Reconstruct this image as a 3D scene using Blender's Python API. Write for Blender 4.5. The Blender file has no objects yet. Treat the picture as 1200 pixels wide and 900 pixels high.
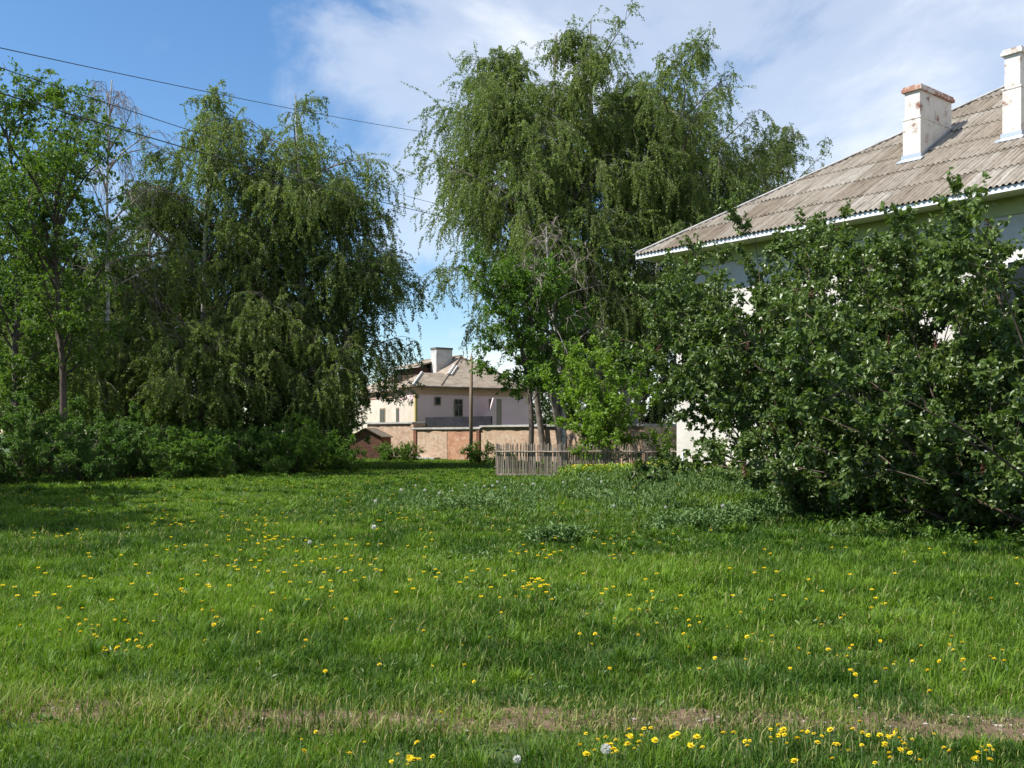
import bpy, math, random
import numpy as np
from mathutils import Vector

R = math.radians
scene = bpy.context.scene
COL = scene.collection
CAMZ = 1.6

# ---------------------------------------------------------------- helpers
def link(o, parent=None):
    COL.objects.link(o)
    if parent is not None:
        o.parent = parent
    return o

def tag(o, label=None, cat=None, group=None, kind=None):
    if label: o['label'] = label
    if cat: o['category'] = cat
    if group: o['group'] = group
    if kind: o['kind'] = kind
    return o

def thing(name, label, cat, loc=(0, 0, 0), rz=0.0, group=None):
    o = bpy.data.objects.new(name, None)
    o.empty_display_size = 0.2
    o.location = loc
    o.rotation_euler = (0, 0, rz)
    link(o)
    return tag(o, label, cat, group)

def copy_thing(o, parent=None):
    c = o.copy()
    COL.objects.link(c)
    if parent is not None: c.parent = parent
    for ch in list(o.children):
        copy_thing(ch, c)
    return c

class MB:
    """collects vertices / faces as numpy blocks and links them as ONE mesh"""
    def __init__(self):
        self.v = []; self.n = 0; self.f = {}; self.at = []
    def add(self, V, faces, var=None, mi=0):
        V = np.asarray(V, dtype=np.float32).reshape(-1, 3)
        if not isinstance(faces, list): faces = [faces]
        for F in faces:
            F = np.asarray(F, dtype=np.int64)
            if F.size == 0: continue
            self.f.setdefault((F.shape[1], mi), []).append(F + self.n)
        self.v.append(V); self.n += len(V)
        if var is None: var = np.zeros(len(V), np.float32)
        elif np.isscalar(var): var = np.full(len(V), var, np.float32)
        self.at.append(np.asarray(var, np.float32))
        return self
    def box(self, x0, x1, y0, y1, z0, z1, var=None, mi=0):
        V = [(x0,y0,z0),(x1,y0,z0),(x1,y1,z0),(x0,y1,z0),(x0,y0,z1),(x1,y0,z1),(x1,y1,z1),(x0,y1,z1)]
        F = [(0,3,2,1),(4,5,6,7),(0,1,5,4),(1,2,6,5),(2,3,7,6),(3,0,4,7)]
        return self.add(V, [F], var, mi)
    def poly_prism(self, pts, off, var=None, mi=0):
        """pts: planar outline (list of 3d), extruded by the vector off"""
        pts = np.asarray(pts, float); k = len(pts); off = np.asarray(off, float)
        V = np.concatenate([pts, pts + off])
        self.add(V, [[tuple(range(k))], [tuple(range(2*k-1, k-1, -1))]] +
                 [[(i, k+i, k+(i+1) % k, (i+1) % k) for i in range(k)]], var, mi)
        return self
    def tube(self, pts, rad, sides=6, var=None, mi=0, cap=True):
        V, F, C = tube_np(np.asarray(pts, float)[None], np.asarray(rad, float).reshape(1, -1), sides)
        self.add(V, [F] + ([C] if cap else []), var, mi)
        return self
    def mesh(self, name, mats, smooth=False):
        me = bpy.data.meshes.new(name)
        V = np.concatenate(self.v) if self.v else np.zeros((0, 3), np.float32)
        me.vertices.add(len(V)); me.vertices.foreach_set('co', V.ravel())
        loops, starts, mis, c = [], [], [], 0
        for (k, mi), L in self.f.items():
            F = np.concatenate(L)
            loops.append(F.ravel()); starts.append(c + k * np.arange(len(F))); mis.append(np.full(len(F), mi))
            c += F.size
        loops = np.concatenate(loops).astype(np.int32)
        starts = np.concatenate(starts).astype(np.int32)
        mis = np.concatenate(mis).astype(np.int32)
        me.loops.add(len(loops)); me.loops.foreach_set('vertex_index', loops)
        me.polygons.add(len(starts)); me.polygons.foreach_set('loop_start', starts)
        if not isinstance(mats, (list, tuple)): mats = [mats]
        for m in mats: me.materials.append(m)
        me.polygons.foreach_set('material_index', mis)
        me.polygons.foreach_set('use_smooth', np.full(len(starts), bool(smooth)))
        a = me.attributes.new('var', 'FLOAT', 'POINT')
        a.data.foreach_set('value', np.concatenate(self.at))
        me.update(calc_edges=True)
        return me
    def build(self, name, mats, parent=None, smooth=False):
        return link(bpy.data.objects.new(name, self.mesh(name, mats, smooth)), parent)

def norm(a):
    return a / np.maximum(np.linalg.norm(a, axis=-1, keepdims=True), 1e-9)

def tube_np(P, Rd, sides):
    """P (N,m,3) polylines, Rd (N,m) radii -> verts, quads, end caps"""
    N, m, _ = P.shape
    T = np.gradient(P, axis=1) if m > 1 else np.zeros_like(P)
    T = norm(T)
    ref = np.where(np.abs(T[..., 2:3]) > 0.9, np.array([1., 0, 0]), np.array([0., 0, 1.]))
    A = norm(np.cross(T, ref)); B = np.cross(T, A)
    ang = np.arange(sides) * 2 * np.pi / sides
    V = P[:, :, None] + Rd[:, :, None, None] * (A[:, :, None] * np.cos(ang)[None, None, :, None] + B[:, :, None] * np.sin(ang)[None, None, :, None])
    idx = np.arange(N * m * sides).reshape(N, m, sides)
    a = idx[:, :-1, :]; b = np.roll(a, -1, axis=2); d = idx[:, 1:, :]; c = np.roll(d, -1, axis=2)
    F = np.stack([a, b, c, d], -1).reshape(-1, 4)
    C = np.concatenate([idx[:, 0, ::-1], idx[:, -1, :]])
    return V.reshape(-1, 3), F, C

def vnoise(x, y, seed=0):
    xi = np.floor(x).astype(np.int64); yi = np.floor(y).astype(np.int64)
    fx = x - xi; fy = y - yi
    fx = fx * fx * (3 - 2 * fx); fy = fy * fy * (3 - 2 * fy)
    def h(a, b):
        n = (a * 374761393 + b * 668265263 + seed * 982451653) & 0x7fffffff
        n = ((n ^ (n >> 13)) * 1274126177) & 0x7fffffff
        return ((n ^ (n >> 16)) & 0xffff) / 65535.0
    return (h(xi, yi) * (1-fx) + h(xi+1, yi) * fx) * (1-fy) + (h(xi, yi+1) * (1-fx) + h(xi+1, yi+1) * fx) * fy

def fbm(x, y, seed=0, o=3):
    s = 0; a = 0.5; t = 0
    for i in range(o):
        s = s + a * vnoise(x * 2**i, y * 2**i, seed + i); t += a; a *= 0.5
    return s / t

# ---------------------------------------------------------------- materials
def new_mat(name):
    m = bpy.data.materials.new(name); m.use_nodes = True
    nt = m.node_tree; nt.nodes.clear()
    out = nt.nodes.new('ShaderNodeOutputMaterial')
    return m, nt, out

def N(nt, t, **kw):
    n = nt.nodes.new(t)
    for k, v in kw.items():
        if k.startswith('i_'):
            n.inputs[k[2:].replace('_', ' ')].default_value = v
        else: setattr(n, k, v)
    return n

def ramp(nt, fac, stops, interp='LINEAR'):
    r = nt.nodes.new('ShaderNodeValToRGB'); r.color_ramp.interpolation = interp
    e = r.color_ramp.elements
    while len(e) < len(stops): e.new(0.5)
    for i, (p, c) in enumerate(stops):
        e[i].position = p; e[i].color = (*c, 1) if len(c) == 3 else c
    if fac is not None: nt.links.new(fac, r.inputs[0])
    return r

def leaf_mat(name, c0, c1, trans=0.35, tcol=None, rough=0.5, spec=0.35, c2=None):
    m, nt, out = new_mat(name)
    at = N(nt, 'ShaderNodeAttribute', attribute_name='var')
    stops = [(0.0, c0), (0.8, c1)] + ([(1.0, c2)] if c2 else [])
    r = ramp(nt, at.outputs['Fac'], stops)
    p = N(nt, 'ShaderNodeBsdfPrincipled'); p.inputs['Roughness'].default_value = rough
    p.inputs['Specular IOR Level'].default_value = spec
    nt.links.new(r.outputs[0], p.inputs['Base Color'])
    t = N(nt, 'ShaderNodeBsdfTranslucent')
    mx = N(nt, 'ShaderNodeMix', data_type='RGBA', blend_type='MULTIPLY'); mx.inputs[0].default_value = 1
    nt.links.new(r.outputs[0], mx.inputs[6]); mx.inputs[7].default_value = (*(tcol or (1.3, 1.35, 0.7)), 1)
    nt.links.new(mx.outputs[2], t.inputs['Color'])
    ms = N(nt, 'ShaderNodeMixShader'); ms.inputs[0].default_value = trans
    nt.links.new(p.outputs[0], ms.inputs[1]); nt.links.new(t.outputs[0], ms.inputs[2])
    nt.links.new(ms.outputs[0], out.inputs[0])
    return m

def noise_mat(name, stops, scale=5.0, rough=0.85, detail=6.0, coord='Object', stretch=(1, 1, 1), bump=0.0, bscale=None, spec=0.3, var_mix=None, dist=0.0):
    """a surface whose colour is a ramp over fractal noise"""
    m, nt, out = new_mat(name)
    tc = N(nt, 'ShaderNodeTexCoord'); mp = N(nt, 'ShaderNodeMapping'); mp.inputs['Scale'].default_value = stretch
    nt.links.new(tc.outputs[coord], mp.inputs[0])
    nz = N(nt, 'ShaderNodeTexNoise'); nz.inputs['Scale'].default_value = scale; nz.inputs['Detail'].default_value = detail
    nz.inputs['Roughness'].default_value = 0.65; nz.inputs['Distortion'].default_value = dist
    nt.links.new(mp.outputs[0], nz.inputs['Vector'])
    r = ramp(nt, nz.outputs[0], stops)
    p = N(nt, 'ShaderNodeBsdfPrincipled'); p.inputs['Roughness'].default_value = rough; p.inputs['Specular IOR Level'].default_value = spec
    col = r.outputs[0]
    if var_mix:
        at = N(nt, 'ShaderNodeAttribute', attribute_name='var')
        rr = ramp(nt, at.outputs['Fac'], [(0, var_mix[0]), (1, var_mix[1])])
        mx = N(nt, 'ShaderNodeMix', data_type='RGBA', blend_type='MULTIPLY'); mx.inputs[0].default_value = 1
        nt.links.new(col, mx.inputs[6]); nt.links.new(rr.outputs[0], mx.inputs[7]); col = mx.outputs[2]
    nt.links.new(col, p.inputs['Base Color'])
    if bump:
        n2 = N(nt, 'ShaderNodeTexNoise'); n2.inputs['Scale'].default_value = bscale or scale * 4; n2.inputs['Detail'].default_value = 5
        nt.links.new(mp.outputs[0], n2.inputs['Vector'])
        b = N(nt, 'ShaderNodeBump'); b.inputs['Strength'].default_value = bump; b.inputs['Distance'].default_value = 0.03
        nt.links.new(n2.outputs[0], b.inputs['Height']); nt.links.new(b.outputs[0], p.inputs['Normal'])
    nt.links.new(p.outputs[0], out.inputs[0])
    return m

def brick_mat(name, c1, c2, mortar, patch=None, patch_scale=0.7, patch_range=(0.5, 0.6), scale=1.0):
    m, nt, out = new_mat(name)
    tc = N(nt, 'ShaderNodeTexCoord'); sx = N(nt, 'ShaderNodeSeparateXYZ'); nt.links.new(tc.outputs['Object'], sx.inputs[0])
    ad = N(nt, 'ShaderNodeMath', operation='ADD'); nt.links.new(sx.outputs[0], ad.inputs[0]); nt.links.new(sx.outputs[1], ad.inputs[1])
    cx = N(nt, 'ShaderNodeCombineXYZ'); nt.links.new(ad.outputs[0], cx.inputs[0]); nt.links.new(sx.outputs[2], cx.inputs[1])
    bt = N(nt, 'ShaderNodeTexBrick'); nt.links.new(cx.outputs[0], bt.inputs['Vector'])
    bt.inputs['Scale'].default_value = scale; bt.inputs['Brick Width'].default_value = 0.26; bt.inputs['Row Height'].default_value = 0.078
    bt.inputs['Mortar Size'].default_value = 0.007; bt.inputs['Mortar Smooth'].default_value = 0.3
    bt.inputs['Color1'].default_value = (*c1, 1); bt.inputs['Color2'].default_value = (*c2, 1); bt.inputs['Mortar'].default_value = (*mortar, 1)
    nz = N(nt, 'ShaderNodeTexNoise'); nz.inputs['Scale'].default_value = 2.2; nz.inputs['Detail'].default_value = 8; nz.inputs['Roughness'].default_value = .7
    nt.links.new(tc.outputs['Object'], nz.inputs['Vector'])
    rr = ramp(nt, nz.outputs[0], [(0.3, (0.55, 0.52, 0.5)), (0.5, (0.95, 0.93, 0.9)), (0.7, (1.15, 1.1, 1.05))])
    mx = N(nt, 'ShaderNodeMix', data_type='RGBA', blend_type='MULTIPLY'); mx.inputs[0].default_value = 0.85
    nt.links.new(bt.outputs[0], mx.inputs[6]); nt.links.new(rr.outputs[0], mx.inputs[7])
    col = mx.outputs[2]
    if patch:
        n3 = N(nt, 'ShaderNodeTexNoise'); n3.inputs['Scale'].default_value = patch_scale; n3.inputs['Detail'].default_value = 7; n3.inputs['Roughness'].default_value = .65
        nt.links.new(tc.outputs['Object'], n3.inputs['Vector'])
        r3 = ramp(nt, n3.outputs[0], [(patch_range[0], (0, 0, 0)), (patch_range[1], (1, 1, 1))])
        m3 = N(nt, 'ShaderNodeMix', data_type='RGBA', blend_type='MIX'); nt.links.new(r3.outputs[0], m3.inputs[0])
        nt.links.new(col, m3.inputs[6]); m3.inputs[7].default_value = (*patch, 1); col = m3.outputs[2]
    p = N(nt, 'ShaderNodeBsdfPrincipled'); p.inputs['Roughness'].default_value = 0.9; p.inputs['Specular IOR Level'].default_value = .2
    nt.links.new(col, p.inputs['Base Color'])
    b = N(nt, 'ShaderNodeBump'); b.inputs['Strength'].default_value = 0.5; b.inputs['Distance'].default_value = 0.01
    nt.links.new(bt.outputs['Fac'], b.inputs['Height']); b.invert = True; nt.links.new(b.outputs[0], p.inputs['Normal'])
    nt.links.new(p.outputs[0], out.inputs[0])
    return m

def plain(name, c, rough=0.6, metal=0.0, spec=0.4):
    m, nt, out = new_mat(name)
    p = N(nt, 'ShaderNodeBsdfPrincipled'); p.inputs['Base Color'].default_value = (*c, 1); p.inputs['Roughness'].default_value = rough
    p.inputs['Metallic'].default_value = metal; p.inputs['Specular IOR Level'].default_value = spec
    nt.links.new(p.outputs[0], out.inputs[0])
    return m

M = {}
M['birch_leaf'] = leaf_mat('birch_leaf', (0.074, 0.126, 0.024), (0.190, 0.258, 0.056), 0.44, (1.25, 1.3, 0.7), 0.45, 0.4)
M['birch_leaf_deep'] = leaf_mat('birch_leaf_deep', (0.060, 0.104, 0.022), (0.155, 0.215, 0.048), 0.44, (1.25, 1.3, 0.7), 0.45, 0.4)
M['maple_leaf'] = leaf_mat('maple_leaf', (0.060, 0.130, 0.016), (0.115, 0.215, 0.028), 0.42, (1.25, 1.3, 0.6))
M['bright_leaf'] = leaf_mat('bright_leaf', (0.095, 0.185, 0.018), (0.185, 0.295, 0.036), 0.42, (1.25, 1.3, 0.6))
M['ash_leaf'] = leaf_mat('ash_leaf', (0.050, 0.110, 0.016), (0.115, 0.195, 0.028), 0.42, (1.3, 1.35, 0.6))
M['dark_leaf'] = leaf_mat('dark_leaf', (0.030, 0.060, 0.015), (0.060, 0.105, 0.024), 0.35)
M['shrub_leaf'] = leaf_mat('shrub_leaf', (0.045, 0.108, 0.020), (0.105, 0.190, 0.034), 0.35, (1.2, 1.3, 0.6))
M['lilac_leaf'] = leaf_mat('lilac_leaf', (0.045, 0.090, 0.018), (0.125, 0.180, 0.046), 0.30, (1.2, 1.35, 0.5), 0.40, 0.5)
M['panicle'] = leaf_mat('panicle', (0.10, 0.035, 0.025), (0.19, 0.085, 0.06), 0.15, (1, 1, 1))
M['grass'] = leaf_mat('grass', (0.035, 0.088, 0.008), (0.138, 0.238, 0.018), 0.35, (1.15, 1.25, 0.5), 0.55, 0.22, (0.36, 0.32, 0.15))
M['weed'] = leaf_mat('weed', (0.035, 0.085, 0.016), (0.12, 0.20, 0.035), 0.25, (1.2, 1.3, 0.5), 0.45, 0.4)
M['silver_weed'] = leaf_mat('silver_weed', (0.060, 0.120, 0.030), (0.130, 0.205, 0.066), 0.2, (1.1, 1.2, 0.7), 0.6, 0.3)
M['lime_weed'] = leaf_mat('lime_weed', (0.10, 0.19, 0.025), (0.18, 0.28, 0.04), 0.3, (1.2, 1.2, 0.5))
M['yellow'] = leaf_mat('yellow', (0.78, 0.56, 0.012), (0.85, 0.68, 0.03), 0.25, (1, 1, .8), 0.6, 0.2)
M['white_seed'] = leaf_mat('white_seed', (0.62, 0.62, 0.56), (0.75, 0.75, 0.7), 0.4, (1, 1, 1), 0.8, 0.1)
M['stem_green'] = plain('stem_green', (0.10, 0.17, 0.05), 0.5)
M['birch_bark'] = noise_mat('birch_bark', [(0.33, (0.03, 0.028, 0.025)), (0.45, (0.32, 0.31, 0.28)), (0.7, (0.58, 0.56, 0.52))], 3.0, 0.8, stretch=(1, 1, 2.5), dist=1.0)
M['birch_twig'] = noise_mat('birch_twig', [(0.3, (0.09, 0.07, 0.055)), (0.7, (0.22, 0.19, 0.16))], 3.0, 0.8)
M['bare_twig'] = noise_mat('bare_twig', [(0.3, (0.16, 0.13, 0.115)), (0.7, (0.34, 0.29, 0.26))], 3.0, 0.8)
M['bark'] = noise_mat('bark', [(0.3, (0.035, 0.028, 0.022)), (0.7, (0.13, 0.105, 0.085))], 8.0, 0.9, stretch=(1, 1, .3), bump=.5)
M['lilac_bark'] = noise_mat('lilac_bark', [(0.3, (0.06, 0.045, 0.033)), (0.7, (0.16, 0.12, 0.09))], 9.0, 0.9, stretch=(1, 1, .3))

# ---------------------------------------------------------------- sun, sky, camera
S_AZ = np.array([-0.97, -0.24]); S_AZ = S_AZ / np.linalg.norm(S_AZ); EL = 50.0
sun_dir = Vector((S_AZ[0] * math.cos(R(EL)), S_AZ[1] * math.cos(R(EL)), math.sin(R(EL))))
sl = bpy.data.lights.new('sun', 'SUN'); sl.energy = 5.0; sl.angle = R(0.53); sl.color = (1.0, 0.955, 0.87)
so = bpy.data.objects.new('sun', sl); link(so); so.rotation_euler = sun_dir.to_track_quat('Z', 'Y').to_euler(); so.location = (-30, 10, 40)

w = bpy.data.worlds.new('World'); scene.world = w; w.use_nodes = True
nt = w.node_tree; nt.nodes.clear()
wout = nt.nodes.new('ShaderNodeOutputWorld'); bg = nt.nodes.new('ShaderNodeBackground'); bg.inputs[1].default_value = 0.050
nt.links.new(bg.outputs[0], wout.inputs[0])
sky = nt.nodes.new('ShaderNodeTexSky'); sky.sky_type = 'NISHITA'; sky.sun_disc = False
sky.sun_elevation = R(EL); sky.sun_rotation = math.atan2(S_AZ[0], S_AZ[1]); sky.air_density = 1.0; sky.dust_density = 0.25; sky.ozone_density = 3.0
tc = nt.nodes.new('ShaderNodeTexCoord')
sp = N(nt, 'ShaderNodeSeparateXYZ'); nt.links.new(tc.outputs['Generated'], sp.inputs[0])
def wm(op, a, b=None, c=None):
    n = N(nt, 'ShaderNodeMath', operation=op)
    for i, q in enumerate((a, b, c)):
        if q is None: continue
        if isinstance(q, (int, float)): n.inputs[i].default_value = q
        else: nt.links.new(q, n.inputs[i])
    return n.outputs[0]
zc = wm('MAXIMUM', sp.outputs[2], 0.0); den = wm('ADD', zc, 0.30)
px = wm('DIVIDE', sp.outputs[0], den); py = wm('DIVIDE', sp.outputs[1], den)
cv = N(nt, 'ShaderNodeCombineXYZ'); nt.links.new(px, cv.inputs[0]); nt.links.new(py, cv.inputs[1])
cn = N(nt, 'ShaderNodeTexNoise'); cn.inputs['Scale'].default_value = 1.9; cn.inputs['Detail'].default_value = 9; cn.inputs['Roughness'].default_value = 0.56; cn.inputs['Distortion'].default_value = 0.5
mpw = N(nt, 'ShaderNodeMapping'); mpw.inputs['Location'].default_value = (3.7, 1.3, 0.0); mpw.inputs['Scale'].default_value = (1.0, 0.75, 1)
nt.links.new(cv.outputs[0], mpw.inputs[0]); nt.links.new(mpw.outputs[0], cn.inputs['Vector'])
# more cloud towards +x, clear low band above the horizon
mr = N(nt, 'ShaderNodeMapRange', interpolation_type='SMOOTHSTEP'); nt.links.new(sp.outputs[0], mr.inputs[0])
for i_, v_ in enumerate((-0.24, -0.03, -0.10, 0.065)): mr.inputs[i_ + 1].default_value = v_
bias = wm('MULTIPLY_ADD', sp.outputs[0], 0.10, mr.outputs[0])
msk = wm('ADD', cn.outputs[0], bias)
cr = ramp(nt, msk, [(0.43, (0, 0, 0)), (0.56, (.42, .42, .42)), (0.76, (.86, .86, .86))], 'EASE')
mxs = N(nt, 'ShaderNodeMix', data_type='RGBA'); nt.links.new(cr.outputs[0], mxs.inputs[0]); hs = N(nt, 'ShaderNodeHueSaturation'); hs.inputs['Saturation'].default_value = 1.18; hs.inputs['Value'].default_value = 2.0; nt.links.new(sky.outputs[0], hs.inputs['Color']); nt.links.new(hs.outputs[0], mxs.inputs[6])
mxs.inputs[7].default_value = (12.8, 13.2, 13.8, 1)
nt.links.new(mxs.outputs[2], bg.inputs[0])

cam_d = bpy.data.cameras.new('camera'); cam = bpy.data.objects.new('camera', cam_d); link(cam)
cam.location = (0, 0, CAMZ); cam.rotation_euler = (R(90), 0, 0)
cam_d.sensor_width = 36; cam_d.lens = 35.0; cam_d.shift_y = 58 / 1200; cam_d.clip_start = 0.1; cam_d.clip_end = 5000
scene.camera = cam
scene.view_settings.view_transform = 'Standard'; scene.view_settings.look = 'None'; scene.view_settings.gamma = 1; scene.view_settings.exposure = 0.80
cy = scene.cycles
cy.max_bounces = 5; cy.diffuse_bounces = 3; cy.glossy_bounces = 2; cy.transmission_bounces = 4; cy.transparent_max_bounces = 4
cy.sample_clamp_indirect = 6; cy.use_denoising = True; cy.caustics_reflective = False; cy.caustics_refractive = False

# ---------------------------------------------------------------- ground
def gz(x, y):
    x = np.asarray(x, float); y = np.asarray(y, float)
    z = 0.42 * np.exp(-((x - 5.0) / 4.2) ** 2 - ((y - 27.0) / 4.5) ** 2)
    z = z + 0.10 * (fbm(x * 0.22 + 9, y * 0.22 + 3, 5, 2) - 0.5) * np.clip((80 - y) / 20, 0, 1) * np.clip((y - 3) / 6, 0, 1)
    return z

def path_d(x, y):
    """signed distance-like coordinate across the trodden path (0 in its middle)"""
    c = 5.58 - 0.055 * x + 0.09 * np.sin(x * 1.3)
    return (y - c)

def pt(px_, py_, D=None):
    """photo pixel -> ground point (or point at depth D)"""
    if D is None: D = CAMZ * 1167 / (py_ - 508.0)
    return ((px_ - 600) / 1167 * D, D, CAMZ + (508 - py_) / 1167 * D)

mid = np.linspace(-45, 45, 181); xs = np.concatenate([[-2500, -900, -400, -200, -100, -65], mid, [65, 100, 200, 400, 900, 2500]])
midy = np.linspace(-10, 80, 181); ys = np.concatenate([[-800, -200, -60, -25], midy, [95, 130, 220, 500, 1200, 3500]])
GX, GY = np.meshgrid(xs, ys); GZ = gz(GX, GY)
idx = np.arange(GX.size).reshape(GX.shape)
gm = MB(); gm.add(np.stack([GX, GY, GZ], -1).reshape(-1, 3), [np.stack([idx[:-1, :-1], idx[:-1, 1:], idx[1:, 1:], idx[1:, :-1]], -1).reshape(-1, 4)])
M['ground'] = noise_mat('ground', [(0.30, (0.030, 0.045, 0.014)), (0.5, (0.045, 0.075, 0.018)), (0.72, (0.075, 0.085, 0.035))], 1.2, 0.95, bump=.6, bscale=25)
g = gm.build('ground', M['ground'], smooth=True); tag(g, 'green meadow ground under the grass', 'ground', kind='structure')

# trodden dirt path: a strip with ragged edges, a few mm above the ground
xs_p = np.linspace(-9, 9.5, 500)
half0 = 0.24 + 0.10 * (vnoise(xs_p * 1.7, xs_p * 0, 3) - 0.5)
half1 = 0.24 + 0.10 * (vnoise(xs_p * 1.9, xs_p * 0, 13) - 0.5)
pc = 5.58 - 0.055 * xs_p + 0.09 * np.sin(xs_p * 1.3)
rows = []
for t in np.linspace(-1, 1, 9):
    yy = pc + np.where(t < 0, t * half0, t * half1)
    edge = 1 - abs(t) ** 4
    rows.append(np.stack([xs_p, yy, gz(xs_p, yy) + 0.006 * edge + 0.002 + 0.012 * edge * vnoise(xs_p * 9, yy * 9, 8)], -1))
rows = np.stack(rows); id2 = np.arange(rows.shape[0] * rows.shape[1]).reshape(rows.shape[:2])
pm = MB(); pm.add(rows.reshape(-1, 3), [np.stack([id2[:-1, :-1], id2[:-1, 1:], id2[1:, 1:], id2[1:, :-1]], -1).reshape(-1, 4)])
M['dirt'] = noise_mat('dirt', [(0.28, (0.04, 0.042, 0.018)), (0.45, (0.115, 0.078, 0.045)), (0.72, (0.20, 0.14, 0.09))], 5.0, 0.95, bump=.8, bscale=60)
o = pm.build('dirt_path', M['dirt'], smooth=True); tag(o, 'trodden bare dirt path crossing the grass', 'path', kind='structure')

# ---------------------------------------------------------------- foliage generators
def grow(rng, P, D, L, n, trop=0.0, wander=0.1):
    """grow polylines together. P (N,3) starts, D (N,3) directions, L (N) lengths"""
    P = np.array(P, float); D = norm(np.array(D, float)); Nn = len(P)
    L = np.broadcast_to(L, (Nn,)); step = (L / n)[:, None]
    trop = np.broadcast_to(trop, (Nn,))[:, None]
    out = [P.copy()]
    for i in range(n):
        D = D + rng.normal(0, wander, D.shape)
        D[:, 2:3] += trop / n * 2
        D = norm(D)
        P = P + D * step
        out.append(P.copy())
    return np.stack(out, 1)

def sample(pl, ti, tt):
    """points and tangents on polylines pl[ti] at parameters tt"""
    n = pl.shape[1] - 1
    f = np.clip(tt, 0, 0.9999) * n; i = f.astype(int); fr = (f - i)[:, None]
    a = pl[ti, i]; b = pl[ti, i + 1]
    return a + (b - a) * fr, norm(b - a)

def deflect(rng, T, ang, az=None):
    """turn tangents by ang around a random (or golden) azimuth"""
    ref = np.where(np.abs(T[:, 2:3]) > 0.95, np.array([1., 0, 0]), np.array([0., 0, 1.]))
    A = norm(np.cross(T, ref)); B = np.cross(T, A)
    if az is None: az = rng.uniform(0, 2*np.pi, len(T))
    ang = np.broadcast_to(ang, (len(T),))
    return T * np.cos(ang)[:, None] + (A * np.cos(az)[:, None] + B * np.sin(az)[:, None]) * np.sin(ang)[:, None]

def leaves(mb, rng, P, D, Nn, L, W, var, detail=0, fold=0.25, mi=0):
    """P base points, D leaf axes, Nn rough normals, L lengths, W widths"""
    D = norm(D); S = norm(np.cross(D, Nn)); U = np.cross(S, D)
    L = np.broadcast_to(L, (len(P),))[:, None]; W = np.broadcast_to(W, (len(P),))[:, None]
    k = len(P)
    if detail == 0:
        v0 = P; v1 = P + D*L*0.45 + S*W*0.5 + U*W*fold; v2 = P + D*L; v3 = P + D*L*0.45 - S*W*0.5 + U*W*fold
        V = np.stack([v0, v1, v2, v3], 1).reshape(-1, 3); b = np.arange(k)[:, None] * 4
        F = np.concatenate([b + np.array([[0, 1, 2]]), b + np.array([[0, 2, 3]])])
        mb.add(V, [F], np.repeat(var, 4), mi)
    else:
        cur = U * L * 0.16
        pts = [P, P + D*L*0.22 + S*W*0.46 + U*W*fold, P + D*L*0.58 + S*W*0.40 + U*W*fold - cur*0.4, P + D*L - cur,
               P + D*L*0.58 - S*W*0.40 + U*W*fold - cur*0.4, P + D*L*0.22 - S*W*0.46 + U*W*fold, P + D*L*0.5 - cur*0.25]
        V = np.stack(pts, 1).reshape(-1, 3); b = np.arange(k)[:, None] * 7
        F = [b + np.array([[0, 1, 6]]), b + np.array([[0, 6, 5]])]
        Q = [b + np.array([[1, 2, 3, 6]]), b + np.array([[6, 3, 4, 5]])]
        mb.add(V, [np.concatenate(F), np.concatenate(Q)], np.repeat(var, 7), mi)

def unit(rng, n):
    return norm(rng.normal(0, 1, (n, 3)))

def clump_var(P, seed, s=0.7):
    """slow colour variation from one bough to the next (leaf age, not light)"""
    return 0.5 * fbm(P[:, 0]*s + P[:, 2]*s*0.6, P[:, 1]*s - P[:, 2]*s*0.8, seed, 2) + 0.25

def add_branches(mb, pl, r0, r1, sides):
    m = pl.shape[1]
    r0 = np.broadcast_to(r0, (len(pl),)); r1 = np.broadcast_to(r1, (len(pl),))
    Rd = r0[:, None] + (r1 - r0)[:, None] * np.linspace(0, 1, m)[None] ** 0.8
    V, F, C = tube_np(pl, Rd, sides)
    mb.add(V, [F])

def env_dome(t):
    return np.clip(1.15 * np.sin(np.pi * np.clip(t * 0.86 + 0.14, 0, 1)) ** 0.7, 0.12, 1)

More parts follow.
